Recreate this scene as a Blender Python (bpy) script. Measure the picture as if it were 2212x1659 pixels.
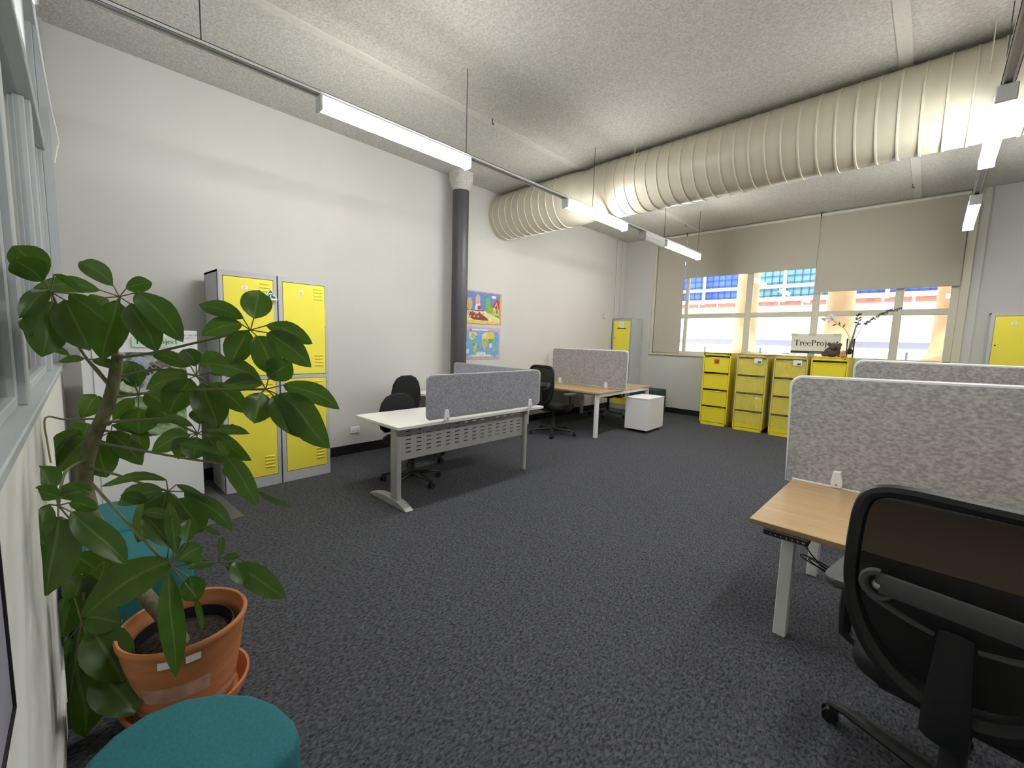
import bpy, bmesh, math, random
from mathutils import Vector, Matrix, Euler
random.seed(7)
for o in list(bpy.data.objects):
    bpy.data.objects.remove(o)
scn = bpy.context.scene
COL = scn.collection
PI = math.pi

# ------------------------------------------------------------------ camera, world, sun, exposure
W, H, FPX = 2212, 1659, 911.45
YAW, PIT, ROLL = math.radians(-44.646), math.radians(-6.0), math.radians(1.68)
CAM = Vector((0, 0, 1.47))
FW = Vector((math.sin(YAW)*math.cos(PIT), math.cos(YAW)*math.cos(PIT), math.sin(PIT)))
_r = Vector((math.cos(YAW), -math.sin(YAW), 0)); _u = _r.cross(FW)
RT = _r*math.cos(ROLL) + _u*math.sin(ROLL)
UP = _u*math.cos(ROLL) - _r*math.sin(ROLL)
cd = bpy.data.cameras.new('camera'); cam = bpy.data.objects.new('camera', cd); COL.objects.link(cam)
cd.sensor_fit = 'HORIZONTAL'; cd.sensor_width = 36; cd.lens = FPX/W*36
cd.clip_start = 0.02; cd.clip_end = 200
m3 = Matrix((RT, UP, -FW)).transposed()
cam.matrix_world = Matrix.Translation(CAM) @ m3.to_4x4()
scn.camera = cam

wd = bpy.data.worlds.new('world'); scn.world = wd; wd.use_nodes = True
bg = wd.node_tree.nodes['Background']
bg.inputs[0].default_value = (0.88, 0.94, 1.0, 1); bg.inputs[1].default_value = 6.0
sd = bpy.data.lights.new('sun_offscreen', 'SUN'); sd.energy = 5.0; sd.angle = math.radians(3); sd.color = (1, .96, .9)
so = bpy.data.objects.new('sun_offscreen', sd); COL.objects.link(so)
so.rotation_euler = Euler((math.radians(38), 0, math.radians(25)))   # high sun, from the room's side on to the facade opposite
vs = scn.view_settings
vs.view_transform = 'Standard'; vs.look = 'None'; vs.gamma = 1; vs.use_curve_mapping = False
vs.exposure = 0.2
LAMP = 63.0          # radiance of the tube diffusers


def ray(x, y):
    return FW + RT*((x-W/2)/FPX) - UP*((y-H/2)/FPX)


def px(x, y, t):            # point seen at a pixel, t metres ahead of the lens plane
    return CAM + ray(x, y)*t


# ------------------------------------------------------------------ materials
MATS = {}


def mat(name, col, rough=.6, metal=0., var=0., scale=8., bump=0., bscale=60., spec=.5, emit=None, alpha=1., coat=0.):
    if name in MATS:
        return MATS[name]
    m = bpy.data.materials.new(name); m.use_nodes = True
    nt = m.node_tree; N = nt.nodes; L = nt.links
    p = N['Principled BSDF']
    c4 = (*col, 1)
    p.inputs['Base Color'].default_value = c4
    p.inputs['Roughness'].default_value = rough
    p.inputs['Metallic'].default_value = metal
    p.inputs['Specular IOR Level'].default_value = spec
    p.inputs['Alpha'].default_value = alpha
    p.inputs['Coat Weight'].default_value = coat
    tc = N.new('ShaderNodeTexCoord')
    if var > 0:
        n = N.new('ShaderNodeTexNoise'); n.inputs['Scale'].default_value = scale; n.inputs['Detail'].default_value = 4
        L.new(tc.outputs['Object'], n.inputs['Vector'])
        r = N.new('ShaderNodeValToRGB')
        r.color_ramp.elements[0].position = .3; r.color_ramp.elements[1].position = .7
        r.color_ramp.elements[0].color = (*[max(0, v*(1-var)) for v in col], 1)
        r.color_ramp.elements[1].color = (*[min(1, v*(1+var)) for v in col], 1)
        L.new(n.outputs['Fac'], r.inputs[0]); L.new(r.outputs[0], p.inputs['Base Color'])
    if bump > 0:
        n2 = N.new('ShaderNodeTexNoise'); n2.inputs['Scale'].default_value = bscale; n2.inputs['Detail'].default_value = 3
        L.new(tc.outputs['Object'], n2.inputs['Vector'])
        b = N.new('ShaderNodeBump'); b.inputs['Strength'].default_value = bump; b.inputs['Distance'].default_value = .01
        L.new(n2.outputs['Fac'], b.inputs['Height']); L.new(b.outputs[0], p.inputs['Normal'])
    if emit:
        p.inputs['Emission Color'].default_value = (*emit[0], 1); p.inputs['Emission Strength'].default_value = emit[1]
    MATS[name] = m
    return m


def ramp_mat(name, cols, scale, rough, stretch=(1, 1, 1), detail=5, bump=0, coord='Object', pos=(.35, .65), spec=.5, dist=0):
    if name in MATS:
        return MATS[name]
    m = bpy.data.materials.new(name); m.use_nodes = True
    nt = m.node_tree; N = nt.nodes; L = nt.links; p = N['Principled BSDF']
    p.inputs['Roughness'].default_value = rough; p.inputs['Specular IOR Level'].default_value = spec
    tc = N.new('ShaderNodeTexCoord'); mp = N.new('ShaderNodeMapping'); mp.inputs['Scale'].default_value = stretch
    n = N.new('ShaderNodeTexNoise'); n.inputs['Scale'].default_value = scale; n.inputs['Detail'].default_value = detail
    n.inputs['Distortion'].default_value = dist
    r = N.new('ShaderNodeValToRGB'); r.color_ramp.elements[0].position = pos[0]; r.color_ramp.elements[1].position = pos[1]
    r.color_ramp.elements[0].color = (*cols[0], 1); r.color_ramp.elements[1].color = (*cols[1], 1)
    L.new(tc.outputs[coord], mp.inputs[0]); L.new(mp.outputs[0], n.inputs['Vector'])
    L.new(n.outputs['Fac'], r.inputs[0]); L.new(r.outputs[0], p.inputs['Base Color'])
    if bump:
        b = N.new('ShaderNodeBump'); b.inputs['Strength'].default_value = bump; b.inputs['Distance'].default_value = .01
        L.new(n.outputs['Fac'], b.inputs['Height']); L.new(b.outputs[0], p.inputs['Normal'])
    MATS[name] = m
    return m


def mix_mat(name, col, kind, fac, rough=.5):
    """diffuse mixed with translucent / transparent / glossy film"""
    m = bpy.data.materials.new(name); m.use_nodes = True
    nt = m.node_tree; N = nt.nodes; L = nt.links
    out = N['Material Output']; p = N['Principled BSDF']
    p.inputs['Base Color'].default_value = (*col, 1); p.inputs['Roughness'].default_value = rough
    t = N.new('ShaderNodeBsdfTranslucent' if kind == 'translucent' else 'ShaderNodeBsdfTransparent')
    t.inputs[0].default_value = (*col, 1) if kind == 'translucent' else (1, 1, 1, 1)
    mx = N.new('ShaderNodeMixShader'); mx.inputs[0].default_value = fac
    L.new(p.outputs[0], mx.inputs[1]); L.new(t.outputs[0], mx.inputs[2]); L.new(mx.outputs[0], out.inputs[0])
    MATS[name] = m
    return m


def glass_mat(name, tint=(1, 1, 1), rough=0.0, strength=1.0):
    """thin pane: clear, with a Fresnel reflection"""
    m = bpy.data.materials.new(name); m.use_nodes = True
    nt = m.node_tree; N = nt.nodes; L = nt.links
    out = N['Material Output']; N.remove(N['Principled BSDF'])
    t = N.new('ShaderNodeBsdfTransparent'); t.inputs[0].default_value = (*tint, 1)
    g = N.new('ShaderNodeBsdfGlossy'); g.inputs['Roughness'].default_value = rough
    f = N.new('ShaderNodeFresnel'); f.inputs[0].default_value = 1.45
    mu = N.new('ShaderNodeMath'); mu.operation = 'MULTIPLY'; mu.inputs[1].default_value = strength; mu.use_clamp = True
    mx = N.new('ShaderNodeMixShader')
    L.new(f.outputs[0], mu.inputs[0]); L.new(mu.outputs[0], mx.inputs[0])
    L.new(t.outputs[0], mx.inputs[1]); L.new(g.outputs[0], mx.inputs[2]); L.new(mx.outputs[0], out.inputs[0])
    MATS[name] = m
    return m


M_WALL = mat('wall_paint', (.60, .592, .555), .75, var=.02, scale=1.5, bump=.05, bscale=90)
M_WALLB = M_WALL
M_CEIL = ramp_mat('vermiculite_ceiling', ((.46, .452, .41), (.66, .65, .60)), 55, .95, detail=3, bump=.9, pos=(.3, .7))
M_BASE = mat('black_vinyl_skirting', (.006, .006, .007), .5)
M_PARTWHITE = mat('partition_white', (.88, .88, .84), .6, var=.02, scale=2)
M_GREYALU = mat('grey_powder_coat_frame', (.50, .54, .56), .45, var=.03, scale=3)
M_DKPANEL = M_GREYALU
M_WINFRAME = mat('cream_window_paint', (.66, .63, .50), .5, var=.03, scale=4)
M_GLASS = glass_mat('window_glass')
M_GLASS2 = glass_mat('partition_glass', (.93, .97, .97), strength=1.2)
M_BLIND = mix_mat('blind_fabric', (.54, .505, .42), 'translucent', .06, .9)
M_BLINDBAR = mat('blind_rail', (.78, .77, .68), .4)
M_DUCT = mat('cream_gloss_duct_paint', (.58, .54, .42), .32, var=.05, scale=2.5, bump=.05, bscale=6, spec=.6)
M_SEAM = mat('cream_duct_seam', (.68, .64, .51), .25)
M_WHITE = mat('white_powder_coat', (.88, .88, .885), .4)
M_TUBE = mat('lit_tube_diffuser', (1, 1, 1), .5, emit=((1, .985, .955), LAMP))
M_LENS = mat('clear_polycarbonate_lens', (.75, .77, .78), .12, spec=.8)
M_COLUMN = mat('charcoal_column_paint', (.065, .065, .068), .42, var=.1, scale=4)
M_LOCKGREY = mat('locker_grey', (.50, .50, .52), .5, var=.02, scale=3)
M_YELLOW = mat('locker_yellow', (.90, .79, .075), .42, var=.03, scale=3)
M_CABYEL = mat('cabinet_yellow', (.86, .73, .03), .38, var=.03, scale=3)
M_BLACK = mat('black_plastic', (.012, .012, .013), .45, var=.1, scale=20)
M_BLACKFAB = mat('black_fabric', (.008, .008, .009), .95, var=.3, scale=200, bump=.2, bscale=300)
M_DKGREY = mat('dark_grey_nylon', (.014, .0145, .016), .5)
M_MIDGREY = mat('mid_grey_nylon', (.075, .076, .08), .5)
M_MESH = mix_mat('black_chair_mesh', (.006, .006, .006), 'transparent', .04, .8)
M_CHROME = mat('chrome', (.7, .7, .72), .2, 1.)
M_WDESK = mat('white_laminate', (.80, .80, .76), .35)
M_SILVER = mat('silver_desk_frame', (.44, .44, .43), .45, .25)
M_FELT = ramp_mat('grey_felt', ((.30, .30, .30), (.50, .50, .495)), 45, .95, stretch=(1, 1, 1.6), detail=6, pos=(.36, .66), spec=.1)
M_FELTB = ramp_mat('bluish_felt', ((.27, .275, .31), (.43, .435, .48)), 55, .95, stretch=(1, 1, 1.4), detail=6, pos=(.36, .66), spec=.1)
M_TRIMW = mat('white_screen_edge', (.80, .80, .80), .4)
M_TRIMG = mat('grey_screen_edge', (.38, .39, .41), .5)
M_OAK = ramp_mat('oak_laminate', ((.42, .27, .125), (.60, .42, .225)), 5, .3, stretch=(.6, 14, 14), detail=6, pos=(.25, .75), dist=.6)
M_OAKEDGE = ramp_mat('oak_edge', ((.30, .19, .09), (.42, .29, .15)), 5, .45, stretch=(.6, 14, 14), detail=6)
M_TEAL = mat('teal_felt', (.035, .165, .185), .92, var=.12, scale=140, bump=.15, bscale=220, spec=.15)
M_GREENFAB = mat('dark_green_fabric', (.02, .06, .055), .9, var=.15, scale=100)
M_TERRA = ramp_mat('terracotta', ((.50, .175, .06), (.64, .26, .105)), 3, .65, stretch=(1, 1, 6), detail=3)
M_TERRAPALE = mat('terracotta_limescale', (.55, .33, .23), .8, var=.2, scale=14)
M_SOIL = ramp_mat('potting_soil', ((.008, .005, .004), (.055, .035, .025)), 60, 1., detail=6, bump=1.)
M_NURS = mat('black_nursery_pot', (.015, .013, .016), .4)
M_BARK = ramp_mat('green_brown_bark', ((.095, .09, .042), (.21, .20, .105)), 22, .8, stretch=(1, 1, .5), detail=5, bump=.4)
M_BARKDK = mat('petiole_green_brown', (.15, .15, .06), .6, var=.2, scale=20)
M_BOARD = mat('white_corflute', (.78, .79, .80), .5)
M_INK = mat('dark_ink', (.02, .022, .022), .6)
M_GREENINK = mat('green_ink', (.05, .16, .05), .6)
M_PAPER = mat('white_paper', (.83, .83, .80), .7)
M_MINT = mat('mint_label', (.62, .76, .62), .6)
M_LOGOG = mat('logo_green', (.02, .13, .10), .5)
M_LOCK = mat('dark_lock', (.03, .025, .02), .4, .6)
M_REDTAG = mat('orange_red_sticker', (.55, .13, .05), .6, var=.2, scale=60)
M_WRAP = None
M_KOALA = ramp_mat('brown_plush', ((.07, .05, .035), (.15, .115, .08)), 120, 1., detail=4, bump=.8)
M_PEACH = mat('peach_plush', (.60, .36, .19), .9, var=.15, scale=60)
M_STONE = mat('sandstone', (.62, .40, .22), .8, var=.1, scale=3)
M_OUTWALL = mat('white_render', (.85, .85, .83), .8, var=.03, scale=1)
M_OUTGREY = mat('grey_fascia', (.15, .15, .19), .6)
M_OUTBLUE = mat('blue_scaffold_sheet', (.03, .075, .30), .6, var=.5, scale=1.2)
M_OUTTEAL = mat('pale_teal_sheet', (.10, .24, .26), .6, var=.3, scale=1.5)
M_YPOLE = mat('yellow_scaffold_paint', (.40, .27, .01), .5)
M_BRICK = mat('red_brick', (.30, .12, .08), .8, var=.2, scale=6)


def carpet():
    m = bpy.data.materials.new('charcoal_loop_carpet'); m.use_nodes = True
    nt = m.node_tree; N = nt.nodes; L = nt.links; p = N['Principled BSDF']
    tc = N.new('ShaderNodeTexCoord')
    mp = N.new('ShaderNodeMapping'); mp.inputs['Scale'].default_value = (1, .55, 1); mp.inputs['Rotation'].default_value = (0, 0, .5)
    v = N.new('ShaderNodeTexNoise'); v.inputs['Scale'].default_value = 95; v.inputs['Detail'].default_value = 3; v.inputs['Distortion'].default_value = .6
    r = N.new('ShaderNodeValToRGB')
    r.color_ramp.elements[0].position = .32; r.color_ramp.elements[1].position = .72
    r.color_ramp.elements[0].color = (.022, .023, .027, 1); r.color_ramp.elements[1].color = (.118, .123, .142, 1)
    L.new(tc.outputs['Object'], mp.inputs[0]); L.new(mp.outputs[0], v.inputs['Vector'])
    L.new(v.outputs['Fac'], r.inputs[0]); L.new(r.outputs[0], p.inputs['Base Color'])
    b = N.new('ShaderNodeBump'); b.inputs['Strength'].default_value = .8; b.inputs['Distance'].default_value = .006
    L.new(v.outputs['Fac'], b.inputs['Height']); L.new(b.outputs[0], p.inputs['Normal'])
    p.inputs['Roughness'].default_value = .9; p.inputs['Specular IOR Level'].default_value = .25
    return m


M_CARPET = carpet()


def leaf_mat(name, col, mid, trans=.35, rough=.32):
    m = bpy.data.materials.new(name); m.use_nodes = True
    nt = m.node_tree; N = nt.nodes; L = nt.links; p = N['Principled BSDF']; out = N['Material Output']
    uv = N.new('ShaderNodeUVMap'); sx = N.new('ShaderNodeSeparateXYZ'); L.new(uv.outputs[0], sx.inputs[0])
    a = N.new('ShaderNodeMath'); a.operation = 'SUBTRACT'; a.inputs[1].default_value = .5; L.new(sx.outputs[0], a.inputs[0])
    ab = N.new('ShaderNodeMath'); ab.operation = 'ABSOLUTE'; L.new(a.outputs[0], ab.inputs[0])
    r = N.new('ShaderNodeValToRGB'); r.color_ramp.elements[0].position = .022; r.color_ramp.elements[1].position = .045
    r.color_ramp.elements[0].color = (*mid, 1); r.color_ramp.elements[1].color = (*col, 1)
    L.new(ab.outputs[0], r.inputs[0])
    tc = N.new('ShaderNodeTexCoord'); n = N.new('ShaderNodeTexNoise'); n.inputs['Scale'].default_value = 22; n.inputs['Detail'].default_value = 3
    L.new(tc.outputs['Object'], n.inputs['Vector'])
    hs = N.new('ShaderNodeHueSaturation'); mr = N.new('ShaderNodeMapRange')
    mr.inputs[3].default_value = .7; mr.inputs[4].default_value = 1.3
    L.new(n.outputs['Fac'], mr.inputs[0]); oi = N.new('ShaderNodeObjectInfo'); m2_ = N.new('ShaderNodeMapRange'); m2_.inputs[3].default_value = .85; m2_.inputs[4].default_value = 1.15
    mu_ = N.new('ShaderNodeMath'); mu_.operation = 'MULTIPLY'
    L.new(oi.outputs['Random'], m2_.inputs[0]); L.new(mr.outputs[0], mu_.inputs[0]); L.new(m2_.outputs[0], mu_.inputs[1]); L.new(mu_.outputs[0], hs.inputs['Value']); L.new(r.outputs[0], hs.inputs['Color'])
    L.new(hs.outputs[0], p.inputs['Base Color'])
    p.inputs['Roughness'].default_value = rough; p.inputs['Specular IOR Level'].default_value = .45
    t = N.new('ShaderNodeBsdfTranslucent'); t.inputs[0].default_value = (col[0]*2.2, col[1]*1.9, col[2]*.8, 1)
    mx = N.new('ShaderNodeMixShader'); mx.inputs[0].default_value = trans
    L.new(p.outputs[0], mx.inputs[1]); L.new(t.outputs[0], mx.inputs[2]); L.new(mx.outputs[0], out.inputs[0])
    return m


M_LEAF = leaf_mat('umbrella_plant_leaf', (.050, .120, .018), (.14, .22, .06), .30, .33)
M_TWIGLEAF = leaf_mat('cut_twig_leaf', (.026, .070, .014), (.10, .17, .05), .2, .38)


def wrap_mat():
    m = bpy.data.materials.new('clear_plastic_wrap'); m.use_nodes = True
    nt = m.node_tree; N = nt.nodes; L = nt.links; out = N['Material Output']; N.remove(N['Principled BSDF'])
    t = N.new('ShaderNodeBsdfTransparent'); t.inputs[0].default_value = (.97, .97, .95, 1)
    g = N.new('ShaderNodeBsdfGlossy'); g.inputs['Roughness'].default_value = .13
    d = N.new('ShaderNodeBsdfDiffuse'); d.inputs[0].default_value = (.8, .8, .78, 1)
    tc = N.new('ShaderNodeTexCoord'); n = N.new('ShaderNodeTexNoise'); n.inputs['Scale'].default_value = 5; n.inputs['Detail'].default_value = 4; n.inputs['Distortion'].default_value = 1.5
    mp = N.new('ShaderNodeMapping'); mp.inputs['Rotation'].default_value = (0, .6, 0); mp.inputs['Scale'].default_value = (1.6, 1, .6)
    L.new(tc.outputs['Object'], mp.inputs[0]); L.new(mp.outputs[0], n.inputs['Vector'])
    b = N.new('ShaderNodeBump'); b.inputs['Strength'].default_value = 1.; b.inputs['Distance'].default_value = .06
    L.new(n.outputs['Fac'], b.inputs['Height']); L.new(b.outputs[0], g.inputs['Normal'])
    m1 = N.new('ShaderNodeMixShader'); m1.inputs[0].default_value = .35; L.new(g.outputs[0], m1.inputs[1]); L.new(d.outputs[0], m1.inputs[2])
    m2 = N.new('ShaderNodeMixShader'); m2.inputs[0].default_value = .17; L.new(t.outputs[0], m2.inputs[1]); L.new(m1.outputs[0], m2.inputs[2])
    L.new(m2.outputs[0], out.inputs[0])
    return m


M_WRAP = wrap_mat()


# ------------------------------------------------------------------ geometry helpers
def nb():
    return bmesh.new()


def box(bm, c, s, bev=0, rot=None, seg=1):
    mtx = Matrix.Translation(Vector(c)) @ (rot.to_4x4() if rot is not None else Matrix()) @ Matrix.Diagonal((*s, 1))
    g = bmesh.ops.create_cube(bm, size=1, matrix=mtx)
    if bev:
        es = list({e for v in g['verts'] for e in v.link_edges})
        bmesh.ops.bevel(bm, geom=es, offset=bev, segments=seg, affect='EDGES', profile=.5)
    return bm


def bx(bm, x0, x1, y0, y1, z0, z1, bev=0, seg=1):
    return box(bm, ((x0+x1)/2, (y0+y1)/2, (z0+z1)/2), (abs(x1-x0), abs(y1-y0), abs(z1-z0)), bev, None, seg)


def tube(bm, pts, r, seg=8, closed=False, flat=None, caps=True):
    pts = [Vector(p) for p in pts]; n = len(pts)
    rs = r if isinstance(r, (list, tuple)) else [r]*n
    rings = []; prev = None
    for i, p in enumerate(pts):
        a = pts[i-1] if (i > 0 or closed) else p
        b = pts[(i+1) % n] if (i < n-1 or closed) else p
        t = (b-a).normalized()
        if prev is None:
            ref = Vector((0, 0, 1)) if abs(t.z) < .9 else Vector((0, 1, 0))
            nrm = (ref - t*ref.dot(t)).normalized()
        else:
            nrm = (prev - t*prev.dot(t)).normalized()
        prev = nrm; bi = t.cross(nrm)
        fx, fy = flat if flat else (1, 1)
        rings.append([bm.verts.new(p + (nrm*math.cos(2*PI*k/seg)*fx + bi*math.sin(2*PI*k/seg)*fy)*rs[i]) for k in range(seg)])
    m = n if closed else n-1
    for i in range(m):
        A, B = rings[i], rings[(i+1) % n]
        for k in range(seg):
            bm.faces.new((A[k], A[(k+1) % seg], B[(k+1) % seg], B[k]))
    if not closed and caps:
        bm.faces.new(list(reversed(rings[0]))); bm.faces.new(rings[-1])
    return bm


def lathe(bm, prof, seg=24, M=None):
    M = M or Matrix(); rings = []
    for r, z in prof:
        if r < 1e-5:
            rings.append([bm.verts.new(M @ Vector((0, 0, z)))])
        else:
            rings.append([bm.verts.new(M @ Vector((r*math.cos(2*PI*k/seg), r*math.sin(2*PI*k/seg), z))) for k in range(seg)])
    for A, B in zip(rings, rings[1:]):
        for k in range(seg):
            k2 = (k+1) % seg
            if len(A) == 1 and len(B) == 1:
                continue
            if len(A) == 1:
                bm.faces.new((A[0], B[k2], B[k]))
            elif len(B) == 1:
                bm.faces.new((A[k], A[k2], B[0]))
            else:
                bm.faces.new((A[k], A[k2], B[k2], B[k]))
    return bm


def prism(bm, pts, h, M=None, bev=0, seg=2):
    """polygon in local xy, extruded along +z by h"""
    M = M or Matrix()
    a = [bm.verts.new(M @ Vector((x, y, 0))) for x, y in pts]
    b = [bm.verts.new(M @ Vector((x, y, h))) for x, y in pts]
    n = len(pts); fs = [bm.faces.new(list(reversed(a))), bm.faces.new(b)]
    for i in range(n):
        fs.append(bm.faces.new((a[i], a[(i+1) % n], b[(i+1) % n], b[i])))
    if bev:
        es = [e for f in fs[:2] for e in f.edges]
        bmesh.ops.bevel(bm, geom=es, offset=bev, segments=seg, affect='EDGES', profile=.5)
    return bm


def ball(bm, c, r, sub=2, sc=(1, 1, 1)):
    bmesh.ops.create_icosphere(bm, subdivisions=sub, radius=r, matrix=Matrix.Translation(Vector(c)) @ Matrix.Diagonal((*sc, 1)))
    return bm


def rrect(x0, y0, x1, y1, r, n=5, corners=(1, 1, 1, 1)):
    out = []
    for (cx, cy, a0, use, kx, ky) in ((x1-r, y0+r, -90, corners[0], x1, y0), (x1-r, y1-r, 0, corners[1], x1, y1), (x0+r, y1-r, 90, corners[2], x0, y1), (x0+r, y0+r, 180, corners[3], x0, y0)):
        if use:
            for k in range(n+1):
                a = math.radians(a0+90*k/n); out.append((cx+r*math.cos(a), cy+r*math.sin(a)))
        else:
            out.append((kx, ky))
    return out


XZ = Matrix(((1, 0, 0, 0), (0, 0, -1, 0), (0, 1, 0, 0), (0, 0, 0, 1)))   # local xy -> world xz, extrude toward -y
YZ = Matrix(((0, 0, 1, 0), (1, 0, 0, 0), (0, 1, 0, 0), (0, 0, 0, 1)))    # local xy -> world yz, extrude toward +x


def T(x, y, z):
    return Matrix.Translation((x, y, z))


def link(name, bm, m, parent=None, smooth=False, recalc=True):
    if recalc:
        bmesh.ops.recalc_face_normals(bm, faces=bm.faces)
    me = bpy.data.meshes.new(name); bm.to_mesh(me); bm.free()
    if smooth:
        me.polygons.foreach_set('use_smooth', [True]*len(me.polygons))
        try:
            me.set_sharp_from_angle(angle=math.radians(40))
        except Exception:
            pass
    me.materials.append(m)
    o = bpy.data.objects.new(name, me); COL.objects.link(o)
    if parent:
        o.parent = parent
    return o


def thing(name, label, cat, loc=(0, 0, 0), rz=0, group=None):
    o = bpy.data.objects.new(name, None); COL.objects.link(o); o.empty_display_size = .1
    o.location = loc; o.rotation_euler = (0, 0, rz); o['label'] = label; o['category'] = cat
    if group:
        o['group'] = group
    return o


def tag(o, label, cat, group=None):
    o['label'] = label; o['category'] = cat
    if group:
        o['group'] = group
    return o


def struct(o):
    o['kind'] = 'structure'
    return o


def dup(o, parent=None):
    c = o.copy(); COL.objects.link(c)
    if parent:
        c.parent = parent
    for ch in list(o.children):
        dup(ch, c)
    return c


def clone(o, label, loc, rz, group=None):
    c = dup(o); c.location = loc; c.rotation_euler = (0, 0, rz); c['label'] = label
    if group:
        c['group'] = group
    return c


def text_mesh(s, size):
    cu = bpy.data.curves.new('txt', 'FONT'); cu.body = s; cu.size = size; cu.resolution_u = 2
    ob = bpy.data.objects.new('txt', cu); COL.objects.link(ob)
    dg = bpy.context.evaluated_depsgraph_get(); me = bpy.data.meshes.new_from_object(ob.evaluated_get(dg))
    bpy.data.objects.remove(ob)
    return me


def text_obj(name, s, size, M, m, parent):
    """flat print: text laid in local xy, centred, transformed by M"""
    me = text_mesh(s, size)
    xs = [v.co.x for v in me.vertices]; ys = [v.co.y for v in me.vertices]
    if xs:
        c = Vector(((min(xs)+max(xs))/2, (min(ys)+max(ys))/2, 0))
        for v in me.vertices:
            v.co = M @ (v.co-c)
    me.materials.clear(); me.materials.append(m)
    o = bpy.data.objects.new(name, me); COL.objects.link(o); o.parent = parent
    return o


# ------------------------------------------------------------------ room
HC = 3.74
WY = 8.85                        # window wall face
PY = -0.14                       # glazed partition, lower wall face


def lwx(y):                      # the left wall runs very slightly off square
    return -4.965 - 0.0235*y


XR = 5.2
bm = nb(); bx(bm, -5.6, XR+.2, -3.4, WY+.3, -.15, 0); struct(link('floor', bm, M_CARPET))
bm = nb(); bx(bm, -5.6, XR+.2, -3.4, WY+.3, HC, HC+.2); struct(link('ceiling', bm, M_CEIL))
bm = nb()
prism(bm, [(lwx(-3.3), -3.3), (lwx(WY+.3), WY+.3), (lwx(WY)-.25, WY+.3), (lwx(0)-.25, -3.3)], HC+.1, T(0, 0, -.05))
WL = struct(link('wall_left', bm, M_WALL))
bm = nb(); bx(bm, XR, XR+.2, -3.3, WY+.25, -.05, HC+.05); struct(link('wall_right', bm, M_WALL))
WX0, WX1, WZ0, WZ1 = -4.41, 0.20, 1.27, 3.66
bm = nb()
bx(bm, lwx(WY)-.1, WX0, WY, WY+.25, -.05, HC+.05); bx(bm, WX1, XR+.1, WY, WY+.25, -.05, HC+.05)
bx(bm, WX0, WX1, WY, WY+.25, -.05, WZ0); bx(bm, WX0, WX1, WY, WY+.25, WZ1, HC+.05)
struct(link('wall_back', bm, M_WALLB))
bm = nb(); bx(bm, .37, .385, WY-.012, WY+.01, 0, HC); struct(link('trim_1', bm, M_WALLB))
# lower partition wall behind the camera
bm = nb(); bx(bm, lwx(0)-.02, XR+.05, PY-.14, PY, -.05, 1.16); struct(link('wall_front', bm, M_PARTWHITE))
bm = nb(); bx(bm, lwx(0), XR, PY, -.120, 0, .10, .006); struct(link('baseboard_front', bm, M_PARTWHITE))
bm = nb(); bx(bm, -5.6, XR+.2, -3.5, -3.3, -.05, HC+.05); struct(link('wall_corridor', bm, M_PARTWHITE))
bm = nb()
prism(bm, [(lwx(-.1), -.12), (lwx(-.1)+.014, -.12), (lwx(WY)+.014, WY), (lwx(WY), WY)], .115)
struct(link('baseboard_left', bm, M_BASE))
bm = nb(); bx(bm, lwx(WY), XR, WY-.014, WY, 0, .115); struct(link('baseboard_back', bm, M_BASE))
# ceiling joint strips
for i, xx in enumerate((-3.52, -.36)):
    bm = nb()
    box(bm, (xx, 4.3, HC-.004), (.09, 9.0, .016), .006)
    o = struct(link('trim_%d' % (i+2), bm, mat('joint_strip_paint', (.61, .60, .545), .8, var=.06, scale=30, bump=.3, bscale=50)))
for i, (hx, hy) in enumerate(((-3.46, 3.1), (-3.52, 8.1), (-.40, 8.05))):
    bm = nb(); tube(bm, [(hx, hy, HC+.004), (hx, hy, HC-.05), (hx+.014, hy, HC-.064), (hx+.024, hy, HC-.05)], .006, 6)
    tag(link('ceiling_hook', bm, M_MIDGREY), ['small metal hook on the ceiling between the column and the duct', 'small metal hook on the ceiling where the narrow joint strip nears the window blinds', 'small metal hook on the ceiling above the wider long blind'][i], 'hook')
# conduits in the far corner of the left wall
for yy in (8.42, 8.66):
    bm = nb(); tube(bm, [(lwx(yy)+.012, yy, HC), (lwx(yy)+.012, yy, 2.05)], .011, 8)
    tag(link('conduit', bm, M_WALL), 'thin painted wall conduit ' + ('nearest the room corner' if yy > 8.5 else 'a hand further from the room corner than its twin'), 'conduit', 'conduits above the corner locker')
bm = nb(); box(bm, (lwx(8.0)+.012, 8.0, 2.05), (.025, .08, .12), .004)
tag(link('wall_switch', bm, M_WALL), 'small painted switch plate on the wall beside the corner locker', 'switch')

# ---- window in the back wall
win = struct(bpy.data.objects.new('window_1', None)); COL.objects.link(win)
FY0, FY1 = WY+.05, WY+.13


def wbar(name, x0, x1, z0, z1, y0=FY0, y1=FY1):
    bm = nb(); bx(bm, x0, x1, y0, y1, z0, z1, .006); return link(name, bm, M_WINFRAME, win)


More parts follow.
